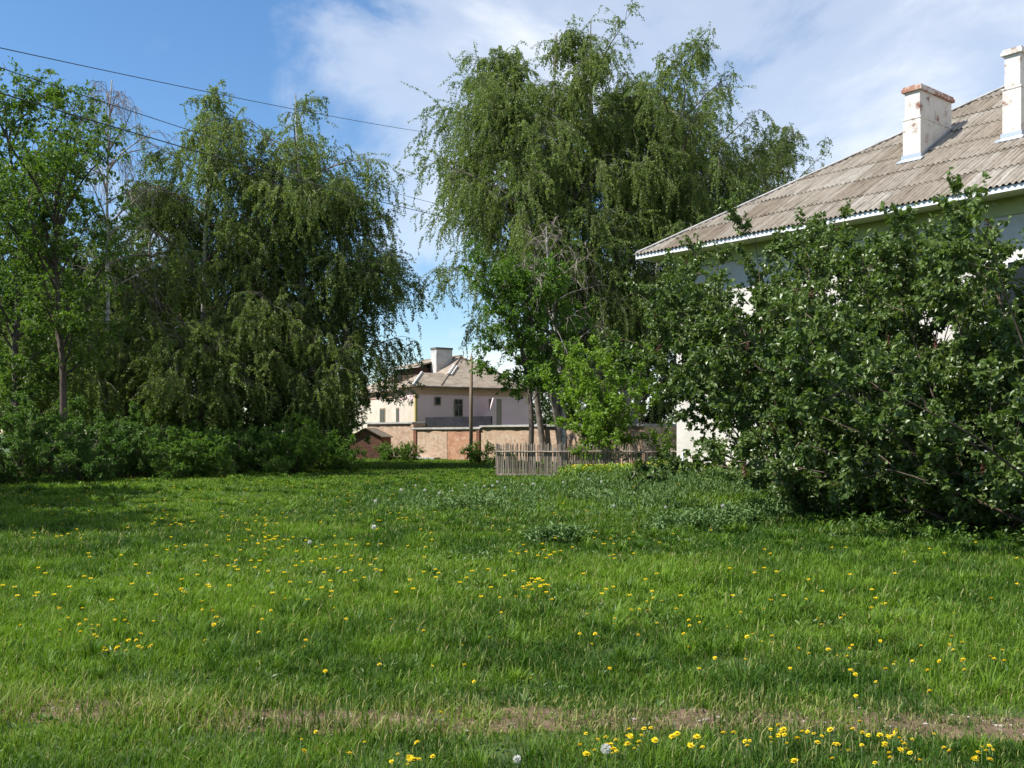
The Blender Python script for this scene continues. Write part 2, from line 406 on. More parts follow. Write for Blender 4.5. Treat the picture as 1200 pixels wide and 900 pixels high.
def weeping_birch(seed, loc, h, spread, label, mat='birch_leaf', n1=34, n2=13, n3=8, leaf=0.086, lpm=40, smax=2.0, zmin=1.3, fluff=.05, tmin=0.2, lean=(0, 0), group='weeping birches', bare=False, forks=1, name='birch_tree', base_r=0.2, bark='birch_bark'):
    rng = np.random.default_rng(seed)
    x, y = loc; z = float(gz(x, y)) - 0.1
    root = thing(name, label, 'tree', (x, y, z), 0, group)
    tdir = np.array([[lean[0], lean[1], 1.0]] * forks) + (rng.normal(0, 0.06, (forks, 3)) if forks > 1 else 0)
    tr = grow(rng, np.zeros((forks, 3)), tdir, h * 0.98 * np.linspace(1, 0.88, forks), 14, 0.35, 0.026)
    tb = MB(); add_branches(tb, tr, base_r, 0.025, 9)
    # limbs
    ti = np.arange(n1) % forks; tt = np.sort(rng.uniform(tmin, 0.99, n1)); tt = tmin + (0.985 - tmin) * (np.linspace(0, 1, n1) ** 0.72 * 0.85 + rng.uniform(0, .15, n1))
    P, T = sample(tr, ti, tt)
    az = np.arange(n1) * 2.39996 + rng.normal(0, 0.35, n1)
    ang = np.where(tt > 0.85, R(28), R(48)) + rng.normal(0, 0.12, n1)
    D = np.stack([np.cos(az) * np.sin(ang), np.sin(az) * np.sin(ang), np.cos(ang)], -1)
    t_rel = (tt - tmin) / (1 - tmin)
    L1 = spread * (0.20 + 0.92 * np.sin(np.pi * 0.62 * np.clip(1.0 - t_rel, 0, 1) ** 0.62)) * rng.uniform(0.75, 1.12, n1) * np.where(tt > .86, .65, 1.0)
    l1 = grow(rng, P, D, L1, 9, -0.25, 0.07)
    bb = MB(); add_branches(bb, l1, 0.022 + 0.011 * L1, 0.008, 5)
    # sub-branches that arch over
    N2 = n1 * n2; ti = np.repeat(np.arange(n1), n2); tt2 = np.tile(np.linspace(0.22, 1.0, n2), n1) + rng.uniform(-0.06, 0.06, N2)
    P, T = sample(l1, ti, tt2)
    D = deflect(rng, T, R(50) + rng.normal(0, 0.25, N2)); D[:, 2] = D[:, 2] * 0.7 + 0.15
    L2 = (0.45 + 0.22 * L1[ti]) * rng.uniform(0.6, 1.3, N2)
    l2 = grow(rng, P, D, L2, 6, -0.55, 0.10)
    add_branches(bb, l2, 0.014, 0.004, 3)
    # hanging strands
    N3 = N2 * n3; ti = np.repeat(np.arange(N2), n3); t3 = rng.uniform(0.15, 1.0, N3)
    P, T = sample(l2, ti, t3)
    D = T * 0.55 + unit(rng, N3) * 0.45 + np.array([0, 0, -0.30])
    hgt = P[:, 2] / h
    L3 = rng.uniform(0.30, 1.0, N3) ** 1.5 * smax * .88 * np.where(hgt > 0.85, 0.55, 1.0) * rng.choice([1.0, 0.55, 1.35], N3, p=[.6, .25, .15])
    L3 = np.minimum(L3, np.maximum(P[:, 2] - zmin, 0.25))
    l3 = grow(rng, P, D, L3, 7, np.where(rng.random(N3) < .48, -.35, -1.4), 0.14)
    add_branches(bb, l3[:: (1 if bare else 2)], 0.006 if not bare else 0.011, 0.003, 3)
    if not bare:
        cnt = np.maximum((L3 * lpm).astype(int), 4)
        ti = np.repeat(np.arange(N3), cnt); K = len(ti)
        u = rng.uniform(0.02, 1.0, K)
        P, T = sample(l3, ti, u)
        D = T * 0.55 + unit(rng, K) * 0.9 + np.array([0, 0, -0.55])
        Ln = leaf * rng.uniform(0.6, 1.25, K)
        P = P + unit(rng, K) * fluff
        var = np.clip(clump_var(P, seed) + rng.normal(0, 0.18, K) + 0.12 * rng.normal(0, 1, N3)[ti], 0, 1)
        cb = MB(); leaves(cb, rng, P, D, unit(rng, K), Ln, Ln * 0.72, var)
        cb.build('crown', M[mat], root)
    tb.build('trunk', M[bark], root, True)
    bb.build('branches', M['bare_twig'] if bare else M['birch_twig'], root)
    return root

def broadleaf(seed, loc, h, spread, label, mat, n1=16, n2=9, n3=7, nl=14, leaf=0.13, tmin=0.3, lean=(0, 0), name='broadleaf_tree', group=None, base_r=0.16, up=0.1, bark='bark', detail=0, droop=-0.25, trunk=True, squash=1.0, ang1=52, z0=None, cat='tree'):
    rng = np.random.default_rng(seed)
    x, y = loc; z = float(gz(x, y)) - 0.08
    root = thing(name, label, cat, (x, y, z), 0, group)
    tr = grow(rng, np.zeros((1, 3)), [(lean[0], lean[1], 1)], h * 0.88, 12, 0.2, 0.06)
    tb = MB(); add_branches(tb, tr, base_r, 0.03, 9)
    tt = tmin + (0.98 - tmin) * (np.linspace(0, 1, n1) * 0.88 + rng.uniform(0, 0.12, n1))
    P, T = sample(tr, np.zeros(n1, int), tt)
    az = np.arange(n1) * 2.39996 + rng.normal(0, 0.4, n1)
    t_rel = (tt - tmin) / (1 - tmin)
    ang = R(ang1) - t_rel * R(22) + rng.normal(0, 0.15, n1)
    D = np.stack([np.cos(az) * np.sin(ang), np.sin(az) * np.sin(ang), np.cos(ang)], -1)
    L1 = spread * (0.45 + 0.6 * np.sin(np.pi * np.clip(1 - t_rel * 0.9, 0, 1))) * rng.uniform(0.7, 1.15, n1)
    l1 = grow(rng, P, D, L1, 8, up, 0.10)
    bb = MB(); add_branches(bb, l1, 0.02 + 0.013 * L1, 0.01, 5)
    N2 = n1 * n2; ti = np.repeat(np.arange(n1), n2); t2 = np.tile(np.linspace(0.25, 1.0, n2), n1) + rng.uniform(-.06, .06, N2)
    P, T = sample(l1, ti, t2)
    D = deflect(rng, T, R(48) + rng.normal(0, .25, N2)); D[:, 2] = D[:, 2] * squash + 0.1
    L2 = (0.35 + 0.28 * L1[ti]) * rng.uniform(.6, 1.25, N2)
    l2 = grow(rng, P, D, L2, 5, up, 0.12)
    add_branches(bb, l2, 0.013, 0.005, 3)
    N3 = N2 * n3; ti = np.repeat(np.arange(N2), n3); t3 = rng.uniform(0.2, 1.0, N3)
    P, T = sample(l2, ti, t3)
    D = deflect(rng, T, R(50) + rng.normal(0, .3, N3)); D[:, 2] = D[:, 2] * squash
    L3 = rng.uniform(0.2, 0.6, N3) * (0.6 + 0.12 * spread)
    l3 = grow(rng, P, D, L3, 3, droop, 0.15)
    add_branches(bb, l3, 0.006, 0.003, 3)
    K = N3 * nl; ti = np.repeat(np.arange(N3), nl)
    P, T = sample(l3, ti, rng.uniform(0.1, 1.0, K))
    D = T * 0.5 + unit(rng, K) * 0.8 + np.array([0, 0, -0.25])
    Ln = leaf * rng.uniform(0.6, 1.25, K)
    var = np.clip(clump_var(P, seed) + rng.normal(0, 0.18, K), 0, 1)
    nrm = unit(rng, K) * 0.75 + np.array([0, 0, 0.8])
    cb = MB(); leaves(cb, rng, P + unit(rng, K) * leaf * .4, D, nrm, Ln, Ln * 0.62, var, detail)
    cb.build('crown', M[mat], root)
    if trunk: tb.build('trunk', M[bark], root, True)
    bb.build('branches', M[bark], root)
    return root

PAN = []
for k_ in range(3):
    r_ = np.random.default_rng(900 + k_); pb = MB(); m = 46; hz_ = r_.uniform(0, 1, m); a_ = r_.uniform(0, 6.28, m); q = .05 * (1.05 - hz_)
    leaves(pb, r_, np.stack([q*np.cos(a_), q*np.sin(a_), hz_*.19 - .02], -1), unit(r_, m) + [0, 0, .4], unit(r_, m), 0.034, 0.022, r_.uniform(0, 1, m))
    pb.tube([(0, 0, -.04), (0, 0, .15)], [.004, .002], 4, .2); PAN.append(pb.mesh('dry_flower_head', M['panicle']))

def shrub(seed, loc, h, spread, label, mat, stems=12, n2=9, n3=7, nl=16, leaf=0.07, name='shrub', group=None, bark='lilac_bark', detail=0, tilt=(8, 48), panicles=0, bias=(0, 0), cat='shrub', r0=0.022, lw=0.62, low=0.12):
    """a many-stemmed bush: stems arch outwards from the base; the crown is their leaves"""
    rng = np.random.default_rng(seed)
    x, y = loc; z = float(gz(x, y)) - 0.05
    root = thing(name, label, cat, (x, y, z), 0, group)
    az = np.arange(stems) * 2.39996 + rng.normal(0, .3, stems)
    ang = R(tilt[0]) + R(tilt[1] - tilt[0]) * (np.arange(stems) + .5) / stems
    D = np.stack([np.cos(az) * np.sin(ang) + bias[0], np.sin(az) * np.sin(ang) + bias[1], np.cos(ang)], -1)
    P = np.stack([np.cos(az), np.sin(az), 0 * az], -1) * rng.uniform(0.05, 0.12 * spread, stems)[:, None]
    tf = (ang - R(tilt[0])) / max(R(tilt[1] - tilt[0]), 1e-3)
    L1 = (h * (1 - tf) + tf * np.hypot(spread, h * 0.62)) * rng.uniform(0.84, 1.0, stems)
    l1 = grow(rng, P, D, L1, 10, -0.12, 0.06)
    l1[..., 2] = np.maximum(l1[..., 2], 0.0)
    bb = MB(); add_branches(bb, l1, r0, 0.006, 6)
    N2 = stems * n2; ti = np.repeat(np.arange(stems), n2); t2 = np.tile(np.linspace(low, 1.0, n2), stems) + rng.uniform(-.05, .05, N2)
    P, T = sample(l1, ti, t2)
    D = deflect(rng, T, R(46) + rng.normal(0, .25, N2))
    L2 = (0.16 + 0.20 * L1[ti]) * rng.uniform(.6, 1.25, N2) * (1.1 - 0.35 * np.clip(t2, 0, 1))
    l2 = grow(rng, P, D, L2, 5, 0.12, 0.12)
    add_branches(bb, l2, 0.010, 0.004, 4)
    N3 = N2 * n3; ti = np.repeat(np.arange(N2), n3); t3 = rng.uniform(0.15, 1.0, N3)
    P, T = sample(l2, ti, t3)
    D = deflect(rng, T, R(45) + rng.normal(0, .3, N3))
    L3 = rng.uniform(.12, .42, N3) * (0.55 + 0.10 * h)
    l3 = grow(rng, P, D, L3, 3, 0.1, 0.15)
    add_branches(bb, l3, 0.005, 0.002, 3)
    K = N3 * nl; ti = np.repeat(np.arange(N3), nl)
    P, T = sample(l3, ti, rng.uniform(0.05, 1.0, K))
    D = T * 0.45 + unit(rng, K) * 0.85 + np.array([0, 0, -0.22])
    P = P + unit(rng, K) * leaf * .35
    ok = P[:, 2] > 0.12; P, D = P[ok], D[ok]; K = len(P)
    Ln = leaf * rng.uniform(0.55, 1.25, K)
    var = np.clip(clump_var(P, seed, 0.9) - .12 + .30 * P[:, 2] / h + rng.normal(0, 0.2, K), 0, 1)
    nrm = unit(rng, K) * 0.7 + np.array([0, 0, 0.8])
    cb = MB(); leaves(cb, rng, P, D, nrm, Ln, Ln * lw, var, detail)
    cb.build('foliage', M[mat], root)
    bb.build('stems', M[bark], root)
    if panicles:
        tips = l2[rng.choice(N2, panicles, replace=False), -1]
        for k in range(panicles):
            o = link(bpy.data.objects.new('dry_flower_head', PAN[k % 3]), root); o.location = tips[k]
            o.rotation_euler = (rng.normal(0, .25), rng.normal(0, .25), rng.uniform(0, 6.28))
    return root

# ---------------------------------------------------------------- the white plastered house
M['plaster'] = noise_mat('plaster', [(0.28, (0.44, 0.41, 0.37)), (0.5, (0.55, 0.525, 0.485)), (0.8, (0.59, 0.565, 0.525))], 0.9, 0.9, bump=.25, bscale=14)
M['soffit'] = noise_mat('soffit', [(0.3, (0.36, 0.40, 0.20)), (0.7, (0.46, 0.50, 0.27))], 2.0, 0.8)
M['white_trim'] = noise_mat('white_trim', [(0.3, (0.60, 0.61, 0.62)), (0.6, (0.74, 0.75, 0.77))], 2.5, 0.5)
M['chimney'] = noise_mat('chimney', [(0.33, (0.20, 0.09, 0.065)), (0.38, (0.42, 0.36, 0.32)), (0.46, (0.58, 0.55, 0.51)), (0.75, (0.68, 0.655, 0.62))], 2.8, 0.9, detail=9, bump=.6, bscale=12)
M['chimney_cap'] = noise_mat('chimney_cap', [(0.40, (0.24, 0.095, 0.06)), (0.50, (0.38, 0.22, 0.16)), (0.56, (0.55, 0.50, 0.46))], 2.6, 0.9, detail=8)
M['zinc'] = plain('zinc', (0.42, 0.46, 0.52), 0.4, 0.5)
M['dark_glass'] = plain('dark_glass', (0.02, 0.025, 0.03), 0.08, 0.0, 0.6)
M['frame_white'] = plain('frame_white', (0.62, 0.62, 0.6), 0.5)
M['old_frame'] = plain('old_frame', (0.22, 0.17, 0.10), 0.7)

def slate_mat():
    m, nt, out = new_mat('slate_roof')
    at = N(nt, 'ShaderNodeAttribute', attribute_name='var'); uv = N(nt, 'ShaderNodeAttribute', attribute_name='slope')
    mp = N(nt, 'ShaderNodeMapping'); mp.inputs['Scale'].default_value = (7, 0.55, 1); nt.links.new(uv.outputs['Vector'], mp.inputs[0])
    nz = N(nt, 'ShaderNodeTexNoise'); nz.inputs['Scale'].default_value = 1.0; nz.inputs['Detail'].default_value = 8; nz.inputs['Roughness'].default_value = .7
    nt.links.new(mp.outputs[0], nz.inputs['Vector'])
    r = ramp(nt, nz.outputs[0], [(0.30, (0.105, 0.085, 0.065)), (0.48, (0.245, 0.215, 0.18)), (0.70, (0.36, 0.335, 0.30))])
    n2 = N(nt, 'ShaderNodeTexNoise'); n2.inputs['Scale'].default_value = 3.5; n2.inputs['Detail'].default_value = 9; n2.inputs['Roughness'].default_value = .75
    nt.links.new(uv.outputs['Vector'], n2.inputs['Vector'])
    r2 = ramp(nt, n2.outputs[0], [(0.32, (0.55, 0.55, 0.52)), (0.52, (1, 1, 1))])
    rs = ramp(nt, at.outputs['Fac'], [(0, (0.78, 0.72, 0.66)), (0.5, (1, 0.98, 0.95)), (1, (1.18, 1.2, 1.22))])
    a = N(nt, 'ShaderNodeMix', data_type='RGBA', blend_type='MULTIPLY'); a.inputs[0].default_value = 1
    nt.links.new(r.outputs[0], a.inputs[6]); nt.links.new(rs.outputs[0], a.inputs[7])
    b = N(nt, 'ShaderNodeMix', data_type='RGBA', blend_type='MULTIPLY'); b.inputs[0].default_value = .8
    nt.links.new(a.outputs[2], b.inputs[6]); nt.links.new(r2.outputs[0], b.inputs[7])
    p = N(nt, 'ShaderNodeBsdfPrincipled'); p.inputs['Roughness'].default_value = .92; p.inputs['Specular IOR Level'].default_value = .2
    nt.links.new(b.outputs[2], p.inputs['Base Color']); nt.links.new(p.outputs[0], out.inputs[0])
    return m
M['slate'] = slate_mat()

def corrugated_roof(name, x0, x1, y0, y1, z, tan, parent, wave=0.15, amp=0.028, seg=8, row=1.28, seed=1, fine=('s', 'w')):
    """a hipped roof of corrugated sheets laid in overlapping rows"""
    rng = np.random.default_rng(seed)
    mb = MB(); slopes_uv = []
    wx, wy = x1 - x0, y1 - y0; half = min(wx, wy) / 2
    sides = {'s': ((x0, y0), (1, 0), wx), 'e': ((x1, y0), (0, 1), wy), 'n': ((x1, y1), (-1, 0), wx), 'w': ((x0, y1), (0, -1), wy)}
    for sd, (o, d, L) in sides.items():
        d = np.array(d, float); inn = np.array([-d[1], d[0]])
        sg = seg if sd in fine else 3
        nu = max(int(L / wave * sg), 8); u = np.linspace(0, L, nu + 1)
        lim = np.minimum(np.minimum(u, L - u), half)
        nr = int(math.ceil(half / row))
        sheet = (u / (wave * 7.3)).astype(int)
        for k in range(nr):
            va, vb = k * row - (0.20 if k else 0.06), min((k + 1) * row, half)
            jit = rng.normal(0, 0.006, sheet.max() + 1)[sheet]; tint = np.clip(rng.normal(0.5, 0.27, sheet.max() + 1), 0, 1)[sheet]
            slip = (rng.normal(0, 0.018, sheet.max() + 1)[sheet])
            wv = amp * np.cos(2 * np.pi * u / wave)
            va_ = np.minimum(va + slip, lim); vb_ = np.minimum(vb, lim)
            if k == 0: va_ = np.minimum(va + 0 * u, lim)
            lift = 0.055 if k else 0.030
            ptsA = np.stack([o[0] + d[0]*u + inn[0]*va_, o[1] + d[1]*u + inn[1]*va_, z + tan*va_ + wv + lift + jit], -1)
            ptsB = np.stack([o[0] + d[0]*u + inn[0]*vb_, o[1] + d[1]*u + inn[1]*vb_, z + tan*vb_ + wv + 0.004 + jit*.5], -1)
            ptsL = ptsA - np.array([0, 0, 0.012])
            V = np.concatenate([ptsL, ptsA, ptsB]); n = nu + 1
            i = np.arange(nu); keep = (lim[:-1] > va + 0.001) | (lim[1:] > va + 0.001)
            i = i[keep]
            mb.add(V, [np.stack([i, i+1, n+i+1, n+i], -1), np.stack([n+i, n+i+1, 2*n+i+1, 2*n+i], -1)], np.concatenate([tint, tint, tint]))
            slopes_uv.append(np.concatenate([np.stack([u + ord(sd) * 3.1, v, 0*u + k], -1) for v in (va_, va_, vb_)]))
    ob = mb.build(name, M['slate'], parent)
    at = ob.data.attributes.new('slope', 'FLOAT_VECTOR', 'POINT')
    at.data.foreach_set('vector', np.concatenate(slopes_uv).astype(np.float32).ravel())
    return ob

ROT1 = math.atan2(-0.771, 0.637)
H = thing('plaster_house', 'white plastered two storey house with corrugated slate roof behind the lilacs', 'house', (4.10, 33.0, 0.0), ROT1)
LX, LY, EZ, TN, OV = 25.0, 18.0, 7.54, 0.62, 0.95
wb = MB(); wb.box(OV, LX-OV, OV, LY-OV, -0.4, EZ - 0.55); wall = wb.build('wall', M['plaster'], H)
pb = MB(); pb.box(OV-0.05, LX-OV+0.05, OV-0.05, LY-OV+0.05, -0.4, 0.45); pb.build('plinth', noise_mat('plinth', [(0.3, (0.42, 0.39, 0.36)), (0.7, (0.56, 0.53, 0.49))], 2.0, .95), H)
cb = MB(); cb.box(OV-0.06, LX-OV+0.06, OV-0.06, LY-OV+0.06, EZ-0.552, EZ-0.13); cb.build('frieze', M['soffit'], H)
sb = MB(); sb.box(0.06, LX-0.06, 0.06, LY-0.06, EZ-0.128, EZ-0.085); sb.build('soffit', M['soffit'], H)
fb = MB()
for a in ((0.0, LX, 0.0, 0.045), (0.0, LX, LY-0.045, LY), (0.0, 0.045, 0.05, LY-0.05), (LX-0.045, LX, 0.05, LY-0.05)):
    fb.box(*a, EZ-0.17, EZ-0.035)
fb.build('fascia', M['white_trim'], H)
roof = corrugated_roof('roof', 0, LX, 0, LY, EZ, TN, H)
# hip and ridge capping strips
hb = MB(); hh = LY / 2
def strip(p, q, w_, t_):
    p, q = np.array(p, float), np.array(q, float); d = norm(q - p); s = norm(np.cross(d, [0, 0, 1.0])) * w_
    dn = np.array([0, 0, -w_ * 0.42]); up = np.array([0, 0, t_])
    V = [p + s + dn, p, p - s + dn, q + s + dn, q, q - s + dn]; V = V + [v + up for v in V]
    hb.add(V, [[(0, 1, 4, 3), (1, 2, 5, 4), (6, 9, 10, 7), (7, 10, 11, 8), (0, 3, 9, 6), (2, 8, 11, 5), (0, 6, 7, 1), (1, 7, 8, 2), (3, 4, 10, 9), (4, 5, 11, 10)]])
zt = EZ + hh * TN + 0.05
for c, r_ in (((0, 0), (hh, hh)), ((0, LY), (hh, hh)), ((LX, 0), (LX-hh, hh)), ((LX, LY), (LX-hh, hh))):
    strip((*c, EZ + 0.05), (*r_, zt), 0.11, 0.03)
strip((hh, hh, zt), (LX-hh, hh, zt), 0.13, 0.03)
hb.build('ridge_capping', noise_mat('old_zinc', [(0.3, (0.20, 0.19, 0.18)), (0.7, (0.42, 0.41, 0.40))], 3.0, .7), H)

def chimney(a, b, top, wdt, dpt, lab, seed):
    random.seed(seed)
    zb = EZ + TN * b
    m = MB(); zs = zb + (top - zb) * 0.57
    def prism(x0, x1, y0, y1, z0f, z0b, z1, tp=0.0):
        m.poly_prism([(x0, y0, z0f), (x0, y1, z0b), (x0 + tp, y1, z1), (x0 + tp, y0, z1)], (x1 - x0, 0, 0))
    prism(a, a+wdt, b, b+dpt, zb-0.25, zb-0.25+TN*dpt, zs, 0.0)
    m.box(a+0.04, a+wdt-0.04, b+0.04, b+dpt-0.04, zs-0.01, top-0.16)
    m.box(a-0.015, a+wdt+0.015, b-0.015, b+dpt+0.015, zs-0.055, zs+0.012)
    ch = m.build('chimney', M['chimney'], H); ch['label'] = lab
    bv = ch.modifiers.new('bevel', 'BEVEL'); bv.width = 0.015; bv.segments = 2
    c = MB(); c.box(a-0.03, a+wdt+0.03, b-0.03, b+dpt+0.03, top-0.16, top-0.07); c.box(a+0.0, a+wdt, b+0.0, b+dpt, top-0.07, top)
    cp = c.build('cap', M['chimney_cap'] if seed == 1 else M['chimney'], ch)
    f = MB()
    f.poly_prism([(a-0.03, b-0.04, zb-0.06), (a+wdt+0.03, b-0.04, zb-0.06), (a+wdt+0.03, b-0.04, zb+0.17), (a-0.03, b-0.04, zb+0.17)], (0, 0.03, 0))
    f.poly_prism([(a+wdt+0.004, b, zb-0.03), (a+wdt+0.004, b+dpt, zb-0.03+TN*dpt), (a+wdt+0.004, b+dpt, zb+0.12+TN*dpt), (a+wdt+0.004, b, zb+0.12)], (0.02, 0, 0))
    f.poly_prism([(a-0.12, b-0.22, zb-0.22*TN+0.055), (a+wdt+0.12, b-0.22, zb-0.22*TN+0.055), (a+wdt+0.12, b-0.03, zb-0.03*TN+0.055), (a-0.12, b-0.03, zb-0.03*TN+0.055)], (0, 0, 0.012))
    f.build('flashing', M['zinc'], ch)
chimney(7.62, 3.25, 11.73, 0.55, 1.95, 'chimney with a rusty red brick cap', 1)
chimney(10.52, 3.18, 11.95, 0.50, 1.9, 'chimney whitewashed up to its top', 2)
for lvl, (z0, z1) in enumerate(((1.2, 2.75), (4.35, 5.9))):
    for a in (4.6, 7.8, 11.0, 14.2, 17.4):
        fr = MB()
        for bx in ((a, a+1.3, z0, z0+.08), (a, a+1.3, z1-.08, z1), (a, a+.08, z0+.08, z1-.08), (a+1.22, a+1.3, z0+.08, z1-.08), (a+.62, a+.68, z0+.08, z1-.08)):
            fr.box(bx[0], bx[1], OV-0.045, OV-0.003, bx[2], bx[3])
        wnd = fr.build('window', M['frame_white'], H)
        gl = MB(); gl.box(a+.08, a+1.22, OV-0.022, OV-0.006, z0+.08, z1-.08); gl.build('pane', M['dark_glass'], wnd)
        sl_ = MB(); sl_.box(a-.08, a+1.38, OV-0.12, OV-0.003, z0-.06, z0-.003); sl_.build('sill', M['zinc'], wnd)
dp = MB(); dp.tube([(OV+0.35, OV-0.10, 0.1), (OV+0.35, OV-0.10, 1.0)], [0.03, 0.03], 8); dp.build('drain_pipe', M['zinc'], H, True)

# ---------------------------------------------------------------- the far pink house
M['pink'] = noise_mat('pink', [(0.3, (0.66, 0.475, 0.48)), (0.6, (0.75, 0.56, 0.57)), (0.8, (0.77, 0.60, 0.605))], 0.6, .9)
M['peach'] = noise_mat('peach', [(0.3, (0.50, 0.30, 0.20)), (0.7, (0.62, 0.42, 0.30))], 0.9, .9)
M['cream'] = noise_mat('cream', [(0.3, (0.46, 0.39, 0.31)), (0.55, (0.56, 0.50, 0.42)), (0.75, (0.60, 0.56, 0.52))], 0.7, .9)
M['ochre'] = plain('ochre', (0.42, 0.33, 0.13), .8)
M['far_roof'] = noise_mat('far_roof', [(0.3, (0.15, 0.118, 0.088)), (0.5, (0.25, 0.205, 0.16)), (0.7, (0.33, 0.285, 0.23))], 1.6, .92, stretch=(1, 1, 3))
M['far_roof_dark'] = noise_mat('far_roof_dark', [(0.3, (0.10, 0.078, 0.055)), (0.7, (0.22, 0.175, 0.13))], 2.6, .92)
M['dark_wood'] = noise_mat('dark_wood', [(0.3, (0.035, 0.02, 0.015)), (0.7, (0.085, 0.05, 0.035))], 3.0, .9)
M['grey_render'] = noise_mat('grey_render', [(0.3, (0.30, 0.29, 0.28)), (0.55, (0.50, 0.49, 0.47)), (0.8, (0.60, 0.59, 0.57))], 1.5, .9)
PH = thing('pink_house', 'old pink house with brown hipped roof behind the brick garages', 'house', (-6.78, 70.0, 0.0), math.atan2(0.56, 0.83))
m = MB(); m.box(2.2, 10.0, 0.0, 14.0, -0.4, 4.85); m.build('wall', M['pink'], PH)
m = MB(); m.box(0.0, 2.198, 0.003, 2.44, -0.4, 4.85); m.build('annex_wall', M['pink'], PH)
m = MB(); m.box(-0.02, -0.003, 0.18, 2.3, 1.2, 3.95); a_ = m.build('wall_panel', M['cream'], PH)
m = MB(); m.box(2.17, 2.197, 2.5, 13.9, -0.3, 4.3); m.build('side_plaster', M['cream'], PH)
m = MB(); m.box(-0.05, 10.05, -0.05, -0.003, 4.38, 4.86); m.box(-0.05, -0.003, -0.003, 2.48, 4.45, 4.86); m.box(2.12, 2.165, 2.52, 14, 4.4, 4.86); m.build('cornice', M['peach'], PH)
m = MB(); m.box(-0.03, -0.004, 0.0, 0.16, 0, 4.44); m.box(-0.03, 0.14, -0.03, -0.004, 0, 4.37); m.build('corner_strip', M['ochre'], PH)
def hip_solid(mb, x0, x1, y0, y1, z, tan, half=None, mi=0):
    wx, wy = x1-x0, y1-y0; hf = min(wx, wy)/2; zt_ = z + hf*tan; th = 0.09
    if wx <= wy: ra, rb = (x0+hf, y0+hf, zt_), (x0+hf, y1-hf, zt_)
    else: ra, rb = (x0+hf, y0+hf, zt_), (x1-hf, y0+hf, zt_)
    V = [(x0,y0,z),(x1,y0,z),(x1,y1,z),(x0,y1,z),(x0,y0,z-th),(x1,y0,z-th),(x1,y1,z-th),(x0,y1,z-th), ra, rb]
    if wx <= wy: T = [(0,1,8),(2,3,9)]; Q = [(1,2,9,8),(3,0,8,9)]
    else: T = [(1,2,9),(3,0,8)]; Q = [(0,1,9,8),(2,3,9 if False else 8,9)]
    if wx > wy: Q = [(0,1,9,8),(2,3,8,9)]
    mb.add(V, [T, Q, [(4,7,6,5),(0,4,5,1),(1,5,6,2),(2,6,7,3),(3,7,4,0)]], 0, mi)
    return ra, rb
m = MB(); ra, rb = hip_solid(m, 1.8, 10.4, -0.42, 14.4, 4.96, 0.60); rf = m.build('roof', M['far_roof'], PH)
m = MB(); hip_solid(m, -0.42, 4.6, -0.415, 2.9, 4.962, 0.62); m.build('annex_roof', M['far_roof'], PH)
def bar(mb, p, q, w_=0.1, t_=0.06):
    mb.tube([p, q], [w_, w_], 5); return mb
M['pale_flashing'] = plain('pale_flashing', (0.55, 0.52, 0.48), .7)
for p_, q_, w_ in (((-0.42, -0.415, 5.0), (1.2, 1.24, 6.02), .09), ((3.3, 1.1, 5.93), (4.6, 2.4, 6.70), .10), ((3.55, 1.05, 5.90), (4.8, 2.3, 6.66), .07)):
    m = MB(); bar(m, p_, q_, w_); m.build('hip_flashing', M['pale_flashing'], PH)
m = MB(); bar(m, (ra[0], ra[1], ra[2]+.02), (rb[0], rb[1], rb[2]+.02), .1); bar(m, (1.9, -.32, 5.02), (ra[0], ra[1], ra[2]), .07); m.build('ridge_capping', M['far_roof_dark'], PH)
m = MB(); m.box(2.75, 5.4, 4.9, 8.6, 5.2, 6.62); dm = m.build('dormer', M['dark_wood'], PH)
m = MB(); m.poly_prism([(2.35, 4.6, 6.62), (6.1, 4.6, 7.50), (6.1, 4.6, 7.60), (2.35, 4.6, 6.72)], (0, 4.4, 0)); m.build('roof', M['far_roof'], dm)
m = MB(); m.box(2.72, 2.747, 7.3, 8.1, 5.75, 6.5); m.build('opening', plain('black_void', (0.006, 0.006, 0.006), .9), dm)
m = MB(); m.box(3.9, 5.3, 3.9, 4.75, 5.6, 8.0); ch = m.build('chimney', M['grey_render'], PH)
m = MB(); m.box(3.86, 5.34, 3.86, 4.79, 8.0, 8.14); m.build('cap', plain('soot', (0.12, 0.11, 0.10), .9), ch)
def far_window(x, z, w_, h_, mullion=True):
    f = MB(); t = 0.07
    f.box(x-w_/2, x+w_/2, -0.05, -0.004, z-h_/2, z-h_/2+t); f.box(x-w_/2, x+w_/2, -0.05, -0.004, z+h_/2-t, z+h_/2)
    f.box(x-w_/2, x-w_/2+t, -0.05, -0.004, z-h_/2+t, z+h_/2-t); f.box(x+w_/2-t, x+w_/2, -0.05, -0.004, z-h_/2+t, z+h_/2-t)
    if mullion:
        f.box(x-0.025, x+0.025, -0.045, -0.004, z-h_/2+t, z+h_/2-t); f.box(x-w_/2+t, x+w_/2-t, -0.04, -0.0055, z+h_/2*.35, z+h_/2*.35+.05)
    ww = f.build('window', M['old_frame'], PH)
    g_ = MB(); g_.box(x-w_/2+t, x+w_/2-t, -0.02, -0.005, z-h_/2+t, z+h_/2-t); g_.build('pane', M['dark_glass'], ww)
    return ww
far_window(1.78, 3.92, .50, .60, False)
far_window(3.5, 3.45, .72, 1.28)
for y_ in (3.4, 6.2, 9.0):
    f = MB(); f.box(2.12, 2.168, y_, y_+.9, 1.9, 3.6); ww = f.build('window', M['old_frame'], PH)
    g_ = MB(); g_.box(2.10, 2.118, y_+.1, y_+.8, 2.0, 3.5); g_.build('pane', M['dark_glass'], ww)
d = MB(); d.box(6.15, 7.2, -0.06, -0.004, 2.2, 4.15); dr = d.build('door', M['old_frame'], PH)
